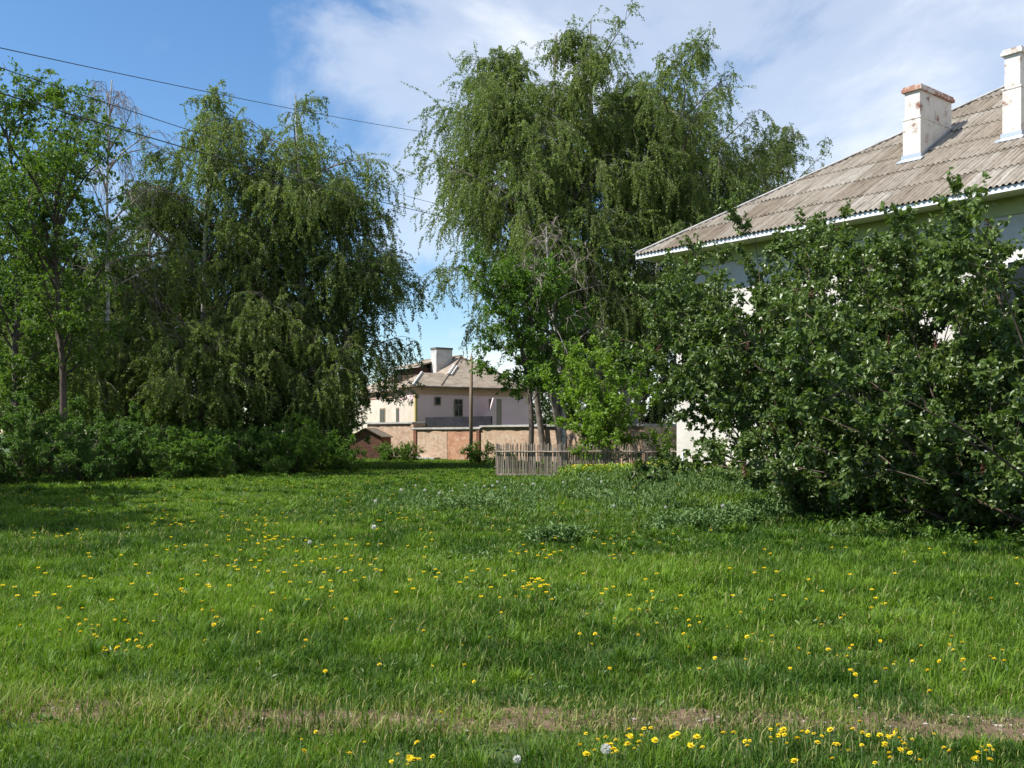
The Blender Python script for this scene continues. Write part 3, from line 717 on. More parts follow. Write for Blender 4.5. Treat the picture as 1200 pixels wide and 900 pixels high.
d = MB(); d.box(6.22, 6.62, -0.075, -0.061, 2.25, 4.05); d.build('open_leaf', plain('door_dark', (0.02, 0.014, 0.01), .9), dr)
d = MB(); d.box(6.66, 7.12, -0.08, -0.061, 2.25, 4.05); d.build('door_leaf', plain('door_paint', (0.26, 0.23, 0.17), .7), dr)
d = MB(); d.poly_prism([(4.6, -0.9, 0), (6.2, -0.9, 0), (6.2, -0.9, 4.2), (5.95, -0.9, 4.2), (5.6, -0.9, 3.2), (5.0, -0.9, 2.75), (4.6, -0.9, 2.7)], (0, 0.14, 0)); d.build('stair_parapet', M['pink'], PH)
d = MB(); d.box(6.22, 9.0, -0.9, -0.061, 0, 2.15); d.build('landing', M['grey_render'], PH)
an = MB(); an.tube([(4.3, 7.6, 7.1), (3.7, 7.6, 8.75)], [.03, .022], 6); an.tube([(3.35, 7.2, 8.55), (4.05, 8.1, 8.9)], [.03, .03], 5)
an.tube([(3.30, 7.35, 8.50), (3.35, 7.0, 8.58)], [.07, .07], 5); an.tube([(3.98, 8.2, 8.84), (4.05, 7.9, 8.92)], [.07, .07], 5); an.build('antenna', plain('antenna_metal', (0.10, 0.10, 0.11), .5, .6), PH)

# ---------------------------------------------------------------- brick garages and sheds
M['pale_brick'] = brick_mat('pale_brick', (0.46, 0.33, 0.23), (0.36, 0.235, 0.165), (0.42, 0.38, 0.33), (0.48, 0.40, 0.31), 2.6, (.48, .70))
M['mixed_brick'] = brick_mat('mixed_brick', (0.48, 0.32, 0.22), (0.38, 0.22, 0.15), (0.45, 0.40, 0.34), (0.48, 0.39, 0.29), 1.9, (.46, .64))
M['orange_brick'] = brick_mat('orange_brick', (0.44, 0.23, 0.14), (0.35, 0.165, 0.10), (0.42, 0.34, 0.27), (0.46, 0.36, 0.27), 2.8, (.52, .70))
M['dark_brick'] = brick_mat('dark_brick', (0.21, 0.085, 0.055), (0.135, 0.055, 0.038), (0.20, 0.16, 0.13), (0.11, 0.06, 0.045), 1.2, (.5, .66))
M['red_brick'] = brick_mat('red_brick', (0.36, 0.13, 0.08), (0.27, 0.09, 0.055), (0.33, 0.27, 0.22))
M['concrete'] = noise_mat('concrete', [(0.3, (0.22, 0.215, 0.20)), (0.6, (0.40, 0.39, 0.37)), (0.8, (0.48, 0.47, 0.45))], 1.8, .95)
M['tar'] = noise_mat('tar', [(0.3, (0.015, 0.016, 0.020)), (0.7, (0.035, 0.036, 0.044))], 1.5, .95, spec=.08)
def garage(name, label, p, q, zt_, brick, depth=4.0, slab_t=0.10, grp='brick garages in a row', seed=0):
    p = np.array(p, float); q = np.array(q, float); L = np.linalg.norm(q - p); ang = math.atan2(q[1]-p[1], q[0]-p[0])
    t = thing(name, label, 'garage', (p[0], p[1], float(gz(*p))), ang, grp)
    m = MB(); m.box(0.0, L, 0, depth, -0.4, zt_); m.build('wall', M[brick], t)
    m = MB()
    rng = np.random.default_rng(seed); n = 14; xx = np.linspace(-0.08, L+0.02, n); fr = -0.14 + rng.normal(0, .02, n); tp = zt_ + slab_t + rng.normal(0, .012, n)
    V = []; 
    for i in range(n): V += [(xx[i], fr[i], zt_+0.002), (xx[i], depth, zt_+.002), (xx[i], depth, tp[i]+.05), (xx[i], fr[i], tp[i])]
    b = np.arange(n-1)[:, None]*4
    m.add(V, [np.concatenate([b+np.array([[0,1,5,4]]), b+np.array([[1,2,6,5]]), b+np.array([[2,3,7,6]]), b+np.array([[3,0,4,7]])]), [(3,2,1,0)], [(4*n-4,4*n-3,4*n-2,4*n-1)]])
    m.build('roof_slab', M['concrete'], t)
    return t, L
G0, G1, G2, G3, G4 = (-9.60, 66.0), (-6.10, 62.0), (-1.75, 57.4), (2.55, 53.0), (6.5, 48.9)
ga, La = garage('brick_garage', 'pale brick garage standing beside the small dark brick shed', G0, G1, 2.22, 'pale_brick', seed=1)
m = MB(); m.box(La-0.22, La+0.06, -0.10, -0.003, -0.4, 2.2); m.build('pilaster', M['mixed_brick'], ga)
gb, Lb = garage('brick_garage', 'brick garage with the dark sheet parapet and patchy orange wall', G1, G2, 1.86, 'mixed_brick', seed=2)
for xa in (0.08, Lb-0.36):
    m = MB(); m.box(xa, xa+.26, -0.10, -0.003, -0.4, 1.84); m.build('pilaster', M['dark_brick'], gb)
m = MB(); m.box(Lb*.52, Lb-0.38, -0.03, -0.004, -0.4, 1.72); m.build('filled_doorway', M['orange_brick'], gb)
m = MB(); m.box(0.36, Lb*.51, -0.03, -0.004, -0.4, 1.75); m.build('filled_doorway', M['pale_brick'], gb)
m = MB(); m.box(0.4, 2.6, -0.5, -0.05, -0.2, 0.16); m.build('threshold', M['concrete'], gb)
m = MB(); m.box(-0.02, Lb*.97, 0.9, 1.0, 2.05, 2.62); m.build('parapet', M['tar'], gb)
gc_, Lc = garage('brick_garage', 'brick garage half hidden by the leaning tree beyond the paling fence', G2, G3, 1.98, 'pale_brick', seed=3)
gd, Ld = garage('brick_garage', 'brick garage behind the bright green maple bush', G3, G4, 1.95, 'mixed_brick', seed=4)

def gable_shed(name, label, x0, x1, y, dep, zw, zr, brick, roofm, ang=0.0, group=None):
    t = thing(name, label, 'shed', (x0, y, float(gz(x0, y))), ang, group); w_ = x1-x0
    m = MB(); m.poly_prism([(0, 0, -.3), (w_, 0, -.3), (w_, 0, zw), (w_/2, 0, zr), (0, 0, zw)], (0, dep, 0)); m.build('wall', M[brick], t)
    r_ = MB(); s = (zr-zw)/(w_/2)
    for sg in (-1, 1):
        xa = w_/2; xb = w_/2 + sg*(w_/2+.12)
        r_.poly_prism([(xa, -.12, zr+.012), (xb, -.12, zr+.012-s*(w_/2+.12)), (xb, -.12, zr+.06-s*(w_/2+.12)), (xa, -.12, zr+.06)], (0, dep+.24, 0))
    r_.build('roof', M[roofm], t)
    return t
gable_shed('brick_shed', 'small dark brick shed with a low gable beside the pale garage', -9.75, -7.85, 60.0, 2.6, 1.38, 1.86, 'dark_brick', 'far_roof_dark', R(-6))
gable_shed('brick_shed', 'red brick shed with a pale roof half hidden by the hedge', -13.2, -9.85, 62.0, 3.0, 1.45, 1.75, 'red_brick', 'concrete', R(-3))

# ---------------------------------------------------------------- pole and overhead wires
M['pole_wood'] = noise_mat('pole_wood', [(0.3, (0.14, 0.105, 0.075)), (0.7, (0.26, 0.205, 0.155))], 6.0, .9, stretch=(1, 1, .15))
up_ = thing('utility_pole', 'short wooden utility pole standing before the brick garages', 'pole', (-2.18, 53.0, float(gz(-2.18, 53))), 0)
m = MB(); m.tube([(0, 0, -.3), (0.0, 0, 2.8), (0.02, 0, 5.7)], [.115, .10, .085], 10); m.build('post', M['pole_wood'], up_, True)
m = MB(); m.tube([(-0.62, .0, 5.62), (0.02, 0, 5.45)], [.035, .035], 6); m.tube([(-0.30, 0, 5.55), (0.0, 0, 5.1)], [.02, .02], 6); m.build('bracket', M['pole_wood'], up_)
for xa, za in ((-.6, 5.62), (.02, 5.7)):
    m = MB(); m.tube([(xa, 0, za), (xa, 0, za+.16)], [.05, .03], 8); m.build('insulator', M['grey_render'], up_)
M['wire'] = plain('wire', (0.02, 0.02, 0.022), .5)
def wire(label, p0, p1, rad, sag=0.25):
    """sagging wire through two seen points, continued beyond both"""
    p0, p1 = np.array(p0), np.array(p1); d = p1 - p0
    t = np.linspace(-0.55, 1.45, 60); P = p0 + d * t[:, None]; P[:, 2] += 4 * sag * (t * (t - 1)) * 0.5
    m = MB(); m.tube(P, np.full(60, rad), 5); o = m.build('overhead_wire', M['wire'], smooth=True)
    tag(o, label, 'wire', 'overhead wires')
wire('topmost thin overhead wire crossing the clear sky', pt(0, 56, 20), pt(520, 158, 52), .0105)
wire('thin middle overhead wire passing before the birches', pt(56, 98, 21), pt(520, 241, 52.5), .0105)
wire('thick lowest overhead wire passing before the birches', pt(0, 109, 19.5), pt(520, 254, 52), .016)

# ---------------------------------------------------------------- paling fence
M['paling'] = noise_mat('paling', [(0.3, (0.13, 0.105, 0.085)), (0.55, (0.27, 0.235, 0.20)), (0.75, (0.38, 0.345, 0.305))], 6.0, .95, stretch=(1, 1, .12), var_mix=((0.65, 0.6, 0.56), (1.15, 1.12, 1.1)), bump=.4)
def paling_fence(label, p, q, seed, h=1.16, bottom=False, step=0.066, rail_h=0.93):
    rng = np.random.default_rng(seed); p = np.array(p, float); q = np.array(q, float); L = np.linalg.norm(q-p); ang = math.atan2(q[1]-p[1], q[0]-p[0])
    t = thing('paling_fence', label, 'fence', (p[0], p[1], float(gz(*p))), ang, 'weathered paling fence')
    m = MB(); x = 0.03
    while x < L:
        wd = rng.uniform(.026, .058); hh_ = h + rng.normal(0, .035) - (rng.random() < .06) * rng.uniform(0.05, .3); tl = rng.normal(0, .022)
        x += wd/2; k = 6; a_ = np.linspace(0, 2*np.pi, k, endpoint=False) + rng.random()
        zz = np.array([0.03, hh_*.5, hh_-.05, hh_]); sc = np.array([1, .95, .9, rng.uniform(.35, .8)])
        bend = rng.normal(0, .010)
        V = np.stack([np.stack([x + tl*z_ + bend*(i == 1) + wd/2*np.cos(a_)*s_, -.04 + .018*np.sin(a_)*s_, np.full(k, z_)], -1) for i, (z_, s_) in enumerate(zip(zz, sc))])
        id_ = np.arange(4*k).reshape(4, k); F = np.stack([id_[:-1], np.roll(id_[:-1], -1, 1), np.roll(id_[1:], -1, 1), id_[1:]], -1).reshape(-1, 4)
        m.add(V.reshape(-1, 3), [F, id_[-1:]], np.clip(rng.normal(.5, .28), 0, 1))
        x += wd/2 + abs(rng.normal(0, .012)) + (rng.random() < .05)*.04
    m.build('palings', M['paling'], t)
    m = MB(); n = 8; xx = np.linspace(-.1, L+.08, n); m.tube(np.stack([xx, np.full(n, -.095), rail_h + rng.normal(0, .012, n)], -1), np.full(n, .030), 7, .8); m.build('rail', M['paling'], t)
    m = MB(); m.tube(np.stack([xx, np.full(n, .02), .35 + rng.normal(0, .012, n)], -1), np.full(n, .026), 6, .4); m.build('rail', M['paling'], t)
    if bottom:
        m = MB(); m.box(.1, L-.05, -.10, -.065, .06, .14, .8); m.build('bottom_board', M['paling'], t)
    for x_ in ([0.0, L/2, L] if L > 2 else [0.0]):
        m = MB(); m.tube([(x_, .06, -.3), (x_, .06, h*1.0)], [.06, .05], 8, .3); m.build('post', M['paling'], t)
    return t
paling_fence('sunlit grey paling fence panel with a bottom board', (-.56, 36.2), (1.75, 35.5), 5, 1.22, True)
paling_fence('shaded grey paling fence panel behind the yellow weeds', (1.72, 36.0), (5.15, 35.9), 6, 1.18)
paling_fence('short piece of paling fence against the white house', (5.66, 35.3), (6.05, 35.2), 7, 1.05)
st = MB(); st.tube([(-.28, 0, .10), (.28, .05, .13)], [.09, .08], 9); o = st.build('log', M['bark']); o.location = (7.25, 31.2, float(gz(7.25, 31.2)) + .28); tag(o, 'short dark log lying in the weeds by the white wall', 'log')

# ---------------------------------------------------------------- trees
def gp(px_, D): return ((px_ - 600) / 1167 * D, D)
BG = 'weeping birches beyond the paling fence'
weeping_birch(11, gp(662, 50), 22.6, 5.1, 'tall weeping birch whose strands hang over the pink house roof', n1=54, tmin=0.15, lean=(-.09, 0), bark='birch_twig', group=BG, base_r=.22, forks=2, smax=2.3)
weeping_birch(12, gp(705, 51), 23.6, 5.0, 'tallest weeping birch behind the bare twiggy tree', bark='birch_twig', n1=56, tmin=0.15, group=BG, base_r=.25, forks=2, smax=2.3)
weeping_birch(13, gp(738, 52.5), 22.4, 5.2, 'weeping birch rising just behind the low roof corner', lean=(-.05, 0), n1=54, tmin=0.13, group=BG, base_r=.24, forks=2, smax=2.3)
weeping_birch(16, gp(640, 53.5), 23.6, 3.9, 'leaning weeping birch beside the tallest one, over the open sky gap', n1=48, tmin=.32, lean=(-.15, 0), group=BG, bark='birch_twig', smax=2.2, zmin=6.5)
weeping_birch(14, gp(842, 54), 20.0, 5.4, 'weeping birch showing above the sloping slate roof edge', mat='birch_leaf_deep', n1=48, tmin=0.2, group=BG, smax=2.0)
weeping_birch(15, gp(915, 57), 18.8, 5.4, 'smallest birch peeking over the slate roof nearest the chimneys', mat='birch_leaf_deep', n1=46, tmin=0.25, group=BG, smax=1.8)
BL = 'weeping birches above the hedge'
weeping_birch(21, gp(232, 45), 17.3, 3.9, 'weeping birch with a pale trunk in the middle of the grove', n1=40, n3=6, tmin=0.13, group=BL, smax=1.9)
weeping_birch(22, gp(360, 45.8), 17.5, 4.1, 'tallest birch of the grove standing above the hedge end', n1=44, n3=6, tmin=0.13, group=BL, smax=2.1, forks=2)
weeping_birch(23, gp(405, 45.5), 13.0, 3.2, 'lower weeping birch at the grove edge before the brick sheds', bark='birch_twig', mat='birch_leaf_deep', n1=30, tmin=0.2, group=BL, smax=2.0, zmin=4.6)
weeping_birch(24, gp(300, 46.5), 15.4, 3.6, 'slender birch between the two bigger birches of the grove', mat='birch_leaf_deep', n1=34, n3=5, tmin=0.13, group=BL, smax=1.9)
weeping_birch(25, gp(168, 47), 13.6, 3.2, 'birch behind the bare weeping treetop', mat='birch_leaf_deep', n1=36, tmin=0.13, group=BL, smax=1.8)
weeping_birch(26, gp(128, 43), 17.2, 2.6, 'half dead birch with a bare weeping top', n1=26, n2=6, n3=6, tmin=0.4, group=None, smax=2.8, bare=True, base_r=.14)
weeping_birch(27, gp(660, 44), 11.2, 2.6, 'bare grey twiggy tree in front of the tallest birch', n1=20, n2=6, n3=4, tmin=0.3, group=None, smax=1.2, bare=True, base_r=.10, name='bare_tree')
yb = weeping_birch(28, gp(150, 43.5), 6.8, 2.5, 'young birch filling the grove under the bare weeping treetop', mat='birch_leaf', n1=30, n2=10, n3=7, tmin=.08, group='young birches under the tall ones', smax=1.5, base_r=.07, bark='birch_twig', zmin=.6)
for px_, D, s, rz, lab in ((232, 42.3, .95, 1.2, 'young birch filling the grove before the pale birch trunk'), (305, 43.4, 1.0, 2.6, 'young birch filling the grove under the slender birch'),
                           (372, 43.5, .85, 4.0, 'young birch filling the grove under the tallest grove birch'), (60, 46, 1.1, 5.0, 'young birch filling the grove behind the ash trunk')):
    c = copy_thing(yb); x, y = gp(px_, D); c.location = (x, y, float(gz(x, y)) - .1); c.rotation_euler = (0, 0, rz); c.scale = (s, s, s); c['label'] = lab
broadleaf(31, gp(622, 42), 8.9, 3.0, 'young bright green maple with a leaning trunk behind the fence', 'maple_leaf', n1=22, n2=9, n3=7, nl=13, leaf=.15, tmin=.33, lean=(.07, 0), name='maple_tree', base_r=.15, squash=.6)
shrub(32, gp(703, 37.5), 5.2, 2.9, 'bright green maple bush spilling over the paling fence', 'bright_leaf', stems=16, n2=9, n3=7, nl=14, leaf=.15, name='maple_bush', bark='bark', tilt=(4, 42))
shrub(33, gp(778, 36.6), 2.1, .6, 'narrow light green sapling by the gap in the fence', 'bright_leaf', stems=7, n2=6, n3=5, nl=9, leaf=.11, name='sapling', bark='bark', tilt=(3, 20))
broadleaf(34, gp(76, 36.5), 12.6, 4.2, 'dark trunked broadleaf tree standing over the hedge', 'ash_leaf', n1=24, n2=10, n3=7, nl=12, leaf=.14, tmin=.30, name='ash_tree', base_r=.17, ang1=46, lean=(-.03, 0))
tw = broadleaf(35, gp(20, 41), 17.4, 4.2, 'tall broadleaf tree at the hedge start behind the ash tree', 'ash_leaf', n1=26, n2=10, n3=7, nl=13, leaf=.15, tmin=.12, name='broadleaf_tree', base_r=.2)
DK = 'dark trees filling the back of the grove'
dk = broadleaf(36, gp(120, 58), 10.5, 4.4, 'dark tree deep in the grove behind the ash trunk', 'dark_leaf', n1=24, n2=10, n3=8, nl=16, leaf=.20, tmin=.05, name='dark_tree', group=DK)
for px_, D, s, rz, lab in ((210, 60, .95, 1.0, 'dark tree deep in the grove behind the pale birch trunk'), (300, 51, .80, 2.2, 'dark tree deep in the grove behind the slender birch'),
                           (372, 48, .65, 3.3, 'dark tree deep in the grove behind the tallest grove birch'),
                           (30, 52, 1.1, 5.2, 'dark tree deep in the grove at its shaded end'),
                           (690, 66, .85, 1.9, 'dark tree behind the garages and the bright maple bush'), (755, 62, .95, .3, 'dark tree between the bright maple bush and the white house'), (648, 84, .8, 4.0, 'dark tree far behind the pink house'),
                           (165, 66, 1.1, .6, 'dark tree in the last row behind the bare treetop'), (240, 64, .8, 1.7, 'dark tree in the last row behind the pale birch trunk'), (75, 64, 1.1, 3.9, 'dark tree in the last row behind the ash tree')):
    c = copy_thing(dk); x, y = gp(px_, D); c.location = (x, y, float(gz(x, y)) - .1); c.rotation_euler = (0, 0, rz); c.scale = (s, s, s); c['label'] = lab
SG = 'shade trees beside the meadow'
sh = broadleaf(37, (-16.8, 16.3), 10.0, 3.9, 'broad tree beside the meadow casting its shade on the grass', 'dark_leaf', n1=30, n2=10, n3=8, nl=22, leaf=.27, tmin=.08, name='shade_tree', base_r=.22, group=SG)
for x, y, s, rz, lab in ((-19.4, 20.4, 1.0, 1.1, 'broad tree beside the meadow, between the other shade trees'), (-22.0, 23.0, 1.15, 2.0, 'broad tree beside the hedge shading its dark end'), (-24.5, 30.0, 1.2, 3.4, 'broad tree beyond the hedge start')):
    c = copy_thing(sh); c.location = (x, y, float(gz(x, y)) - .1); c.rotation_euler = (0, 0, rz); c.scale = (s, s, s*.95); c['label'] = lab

# ---------------------------------------------------------------- hedge shrubs and lilacs
HG = 'shrubs of the overgrown hedge'
for i, (px_, D, h, sp_, lab) in enumerate(((18, 30, 2.2, 2.4, 'dark hedge shrub in deep shade at the hedge start'), (98, 32, 2.1, 2.2, 'hedge shrub under the dark ash trunk'),
        (160, 34.5, 1.9, 1.9, 'shaded hedge shrub just before the bright one'), (222, 35.2, 1.75, 1.5, 'low bright hedge shrub standing out in the sun'),
        (288, 38.8, 1.8, 1.7, 'hedge shrub right behind the bright sunlit one'), (346, 38.8, 2.05, 1.6, 'hedge shrub below the tallest grove birch'), (390, 41, 1.55, 1.3, 'last low hedge shrub before the brick sheds'))):
    shrub(40 + i, gp(px_, D), h, sp_, lab, 'maple_leaf' if px_ in (222, 346, 390) else 'shrub_leaf', stems=16, n2=8, n3=7, nl=20, leaf=.085, name='hedge_shrub', group=HG, tilt=(6, 62), low=.08)  # shrubs meant as sunlit take the lighter maple colour; the sun is painted in
hp = shrub(50, gp(250, 42.5), 2.7, 2.4, 'taller hedge shrub in the back row before the pale birch trunk', 'shrub_leaf', stems=16, n2=8, n3=7, nl=20, leaf=.10, name='hedge_shrub', group=HG, tilt=(6, 50))
for px_, D, s, rz, lab in ((55, 38, 1.1, 1.1, 'taller hedge shrub in the back row behind the ash trunk'), (160, 41, 1.0, 2.3, 'taller hedge shrub in the back row under the bare treetop'),
                           (330, 44, .95, 3.1, 'taller hedge shrub in the back row under the slender birch'), (372, 44.5, 1.0, 4.4, 'tallest light hedge shrub at the back row end')):
    c = copy_thing(hp); x, y = gp(px_, D); c.location = (x, y, float(gz(x, y)) - .05); c.rotation_euler = (0, 0, rz); c.scale = (s, s, s); c['label'] = lab
SM = 'small wild bushes by garages and hedge'
s0 = shrub(60, gp(452, 56), 1.0, .75, 'small wild bush in front of the pale brick garage', 'maple_leaf', stems=9, n2=6, n3=5, nl=10, leaf=.09, name='wild_bush', group=SM, tilt=(5, 55))
for px_, D, s, rz, lab in ((478, 57, 1.05, 2, 'small wild bush at the corner of the two brick garages'), (563, 52, 1.1, 4, 'small wild bush right beside the utility pole'), (592, 44, .8, 1.3, 'small wild bush by the sunlit fence end'),
        (262, 35.2, .75, 2.5, 'small wild bush at the foot of the bright hedge shrub'), (196, 33.5, .7, .4, 'small wild bush in front of the shaded hedge shrub'), (330, 37.2, .65, 3.4, 'small wild bush at the hedge foot below the slender birch'), (405, 40.0, .8, 5.0, 'small wild bush at the very end of the hedge')):
    c = copy_thing(s0); x, y = gp(px_, D); c.location = (x, y, float(gz(x, y)) - .05); c.rotation_euler = (0, 0, rz); c.scale = (s, s, s); c['label'] = lab
LG = 'old lilac bushes before the white house'
LK = dict(name='lilac_bush', cat='bush', group=LG, detail=1, leaf=.094, lw=.76, r0=.032)
shrub(71, gp(925, 23.4), 6.4, 3.2, 'lilac bush arching over the white wall beside the fence', 'lilac_leaf', stems=24, n2=12, n3=10, nl=22, panicles=40, bias=(-.11, 0), tilt=(4, 42), low=.38, **LK)
shrub(72, gp(1000, 20.4), 6.1, 2.8, 'lilac bush below the corrugated roof edge, second from the fence', 'lilac_leaf', stems=20, n2=13, n3=10, nl=21, panicles=45, tilt=(4, 50), low=.12, **LK)
shrub(73, gp(1075, 18.4), 5.75, 3.0, 'tallest looking lilac bush below the rusty chimney', 'lilac_leaf', stems=20, n2=14, n3=10, nl=21, panicles=45, tilt=(4, 68), low=.03, **LK)
shrub(74, gp(1168, 16.0), 5.1, 3.0, 'lilac bush closest to the meadow, under the green eaves', 'lilac_leaf', stems=20, n2=14, n3=10, nl=21, panicles=45, tilt=(4, 68), low=.03, **LK)
shrub(75, gp(1290, 14.2), 5.4, 2.8, 'lilac bush at the end of the lilac row', 'lilac_leaf', stems=18, n2=13, n3=9, nl=20, panicles=30, tilt=(4, 66), low=.03, **LK)

# ---------------------------------------------------------------- grass
rng = np.random.default_rng(5)
def scatter(n, y0, y1, margin=2.5, pw=1.0):
    """points spread over the seen wedge of meadow, a little wider than the frame"""
    y = y0 + (y1 - y0) * rng.random(n) ** pw
    hw = 0.525 * y + margin
    keep = rng.random(n) < hw / (0.525 * y1 + margin)
    y = y[keep]; hw = hw[keep]
    return rng.uniform(-1, 1, len(y)) * hw, y

def silver_mask(x, y):
    a = np.exp(-((x - 4.2) / 3.6) ** 2 - ((y - 23.5) / 4.5) ** 2)
    b = 0.9 * np.exp(-((x + .2) / 2.6) ** 2 - ((y - 21.5) / 2.2) ** 2)
    return np.clip(a + b, 0, 1)

def hmap(x, y):
    n1 = fbm(x * .35, y * .35, 21, 3); n2 = fbm(x * 1.6, y * 1.6, 31, 2)
    n3 = vnoise(x * 4.2, y * 4.2, 37)
    h = 0.075 + 0.15 * n1 + 0.13 * (n2 - .5) + 0.085 * (n3 - .45)
    h = h + 0.12 * silver_mask(x, y)
    pd = path_d(x, y)
    og = np.clip(.50 - .30 * x + .9 * (vnoise(x * 1.4, y * 0, 66) - .5), 0, 1)   # how far the path is grown over again
    h = h * (og * .9 + (1 - og) * np.clip(0.42 + .58 * np.clip((np.abs(pd) - .14) / .45, 0, 1), 0, 1))
    # closely trampled verge behind the path
    verge = np.exp(-((pd - .65) / .45) ** 2) * (0.5 + .5 * vnoise(x * .8, y * .8, 77))
    h = h * (1 - .3 * verge)
    h = h * np.where(pd < -.2, 0.75, 1.0)
    return np.clip(h * .72, 0.018, .4)

gb = MB()
def blades(n, y0, y1):
    y = (y0**.4 + rng.random(n) * (y1**.4 - y0**.4)) ** 2.5
    x = rng.uniform(-1, 1, n) * (.525 * y + 2.2)
    pd = path_d(x, y)
    pn = fbm(x * .9, y * 2.2, 55, 3); core = np.exp(-np.abs(pd / (.17 + .018 * np.clip(x, -3, 5))) ** 2.2)
    bare = core * np.clip((pn - .585 + .065 * np.clip(x, -3.2, 2.6)) * 4.5 + .36, .0, .84)
    k = rng.random(len(x)) > bare
    clump = fbm(x * 5, y * 5, 91, 2); k &= rng.random(len(x)) < .25 + 1.3 * np.clip(clump - .15, 0, 1)
    x, y, pd = x[k], y[k], pd[k]; n = len(x)
    h = hmap(x, y) * rng.uniform(.5, 1.35, n)
    tall = rng.random(n) < .03; h = np.where(tall, h * 1.6, h)
    wv = (.0020 + .00080 * y) * rng.uniform(.6, 1.35, n)
    az = rng.uniform(0, 2*np.pi, n)
    lean = rng.uniform(.1, .95, n) ** 1.2 * h
    d = np.stack([np.cos(az), np.sin(az), 0*az], -1); s = np.stack([-np.sin(az + rng.normal(0, .5, n)), np.cos(az), 0*az], -1)
    P = np.stack([x, y, gz(x, y) - .004], -1)
    up = np.array([0, 0, 1.0])
    Hh = h[:, None]; Ln = lean[:, None]; W = wv[:, None]
    patch = fbm(x * .28, y * .28, 41, 3)
    var = np.clip(.40 + 1.5 * (patch - .5) + 1.1 * (fbm(x * 2.2, y * 2.2, 43, 2) - .5) + rng.normal(0, .19, n), 0, .8)
    dry = rng.random(n) < np.where(np.abs(pd) < .35, .36, np.where(np.abs(pd) < .8, .10, .05)) + .06 * (fbm(x * .5, y * .5, 19, 2) > .62)
    var = np.where(dry, rng.uniform(.88, 1.0, n), var)
    a, b = P - s*W*.5, P + s*W*.5
    m1 = P + up*Hh*.55 + d*Ln*.28; t = P + up*Hh*(1 - .25*(Ln/Hh)) + d*Ln
    c, e = m1 + s*W*.38, m1 - s*W*.38
    V = np.stack([a, b, c, e, t], 1).reshape(-1, 3); i = np.arange(n)[:, None]*5
    gb.add(V, [i + np.array([[0, 1, 2, 3]]), i + np.array([[3, 2, 4]])], np.repeat(var, 5))
blades(1600000, 3.6, 75.0)
# tussocks of longer, arching blades
tx, ty = scatter(5200, 3.9, 40, pw=1.3); k = (np.abs(path_d(tx, ty)) > .45) & (fbm(tx*.5, ty*.5, 141, 2) > .40); tx, ty = tx[k], ty[k]
per = 34; n = len(tx) * per; ti = np.repeat(np.arange(len(tx)), per); sz = rng.uniform(.5, 1.25, len(tx))[ti]; tone = rng.uniform(.0, .75, len(tx))[ti]
az = rng.uniform(0, 2*np.pi, n); rr = np.abs(rng.normal(0, .045, n)) * sz
x = tx[ti] + rr*np.cos(az); y = ty[ti] + rr*np.sin(az); h = .155 * sz * rng.uniform(.5, 1.15, n) * np.clip(1.15 - .0*y, .5, 1.2); lean = h * rng.uniform(.35, 1.25, n)
d = np.stack([np.cos(az), np.sin(az), 0*az], -1); s_ = np.stack([-np.sin(az), np.cos(az), 0*az], -1); W = ((.0028 + .0009*y) * rng.uniform(.7, 1.3, n))[:, None]; P = np.stack([x, y, gz(x, y) - .004], -1)
up = np.array([0, 0, 1.]); Hh, Ln = h[:, None], lean[:, None]
m1 = P + up*Hh*.55 + d*Ln*.22; m2 = P + up*Hh*.85 + d*Ln*.6; t = P + up*Hh*.72 + d*Ln
V = np.stack([P - s_*W*.5, P + s_*W*.5, m1 + s_*W*.45, m1 - s_*W*.45, m2 + s_*W*.3, m2 - s_*W*.3, t], 1).reshape(-1, 3); i = np.arange(n)[:, None]*7
gb.add(V, [i + np.array([[0, 1, 2, 3]]), i + np.array([[3, 2, 4, 5]]), i + np.array([[5, 4, 6]])], np.repeat(np.clip(tone + rng.normal(0, .12, n), 0, .82), 7))
o = None
pb_ = MB(); n = 900; sx = rng.uniform(-5.5, 7.5, n); sy = 5.58 - .055*sx + .09*np.sin(sx*1.3) + rng.normal(0, .13, n); sr = rng.lognormal(-5.15, .45, n)
ico = np.array([(0,0,1),(.894,0,.447),(.276,.851,.447),(-.724,.526,.447),(-.724,-.526,.447),(.276,-.851,.447),(.724,.526,-.447),(-.276,.851,-.447),(-.894,0,-.447),(-.276,-.851,-.447),(.724,-.526,-.447),(0,0,-1)])
icf = np.array([(0,1,2),(0,2,3),(0,3,4),(0,4,5),(0,5,1),(1,6,2),(2,7,3),(3,8,4),(4,9,5),(5,10,1),(2,6,7),(3,7,8),(4,8,9),(5,9,10),(1,10,6),(6,11,7),(7,11,8),(8,11,9),(9,11,10),(10,11,6)])
Vp = ico[None] * sr[:, None, None] * rng.uniform(.7, 1.3, (n, 12, 1)) * np.array([1.2, 1, .65]) + np.stack([sx, sy, gz(sx, sy) + .012 + sr*.2], -1)[:, None]
pb_.add(Vp.reshape(-1, 3), [(np.arange(n)[:, None, None]*12 + icf[None]).reshape(-1, 3)], np.repeat(rng.random(n), 12))
o = pb_.build('gravel', noise_mat('pebble', [(.3, (.16, .13, .10)), (.7, (.38, .34, .29))], 30, .9)); tag(o, 'small pebbles and crumbs of soil on the trodden path', 'gravel', kind='stuff')
o = gb.build('grass', M['grass']); tag(o, 'uneven green meadow grass with dry blades among it', 'grass', kind='stuff')

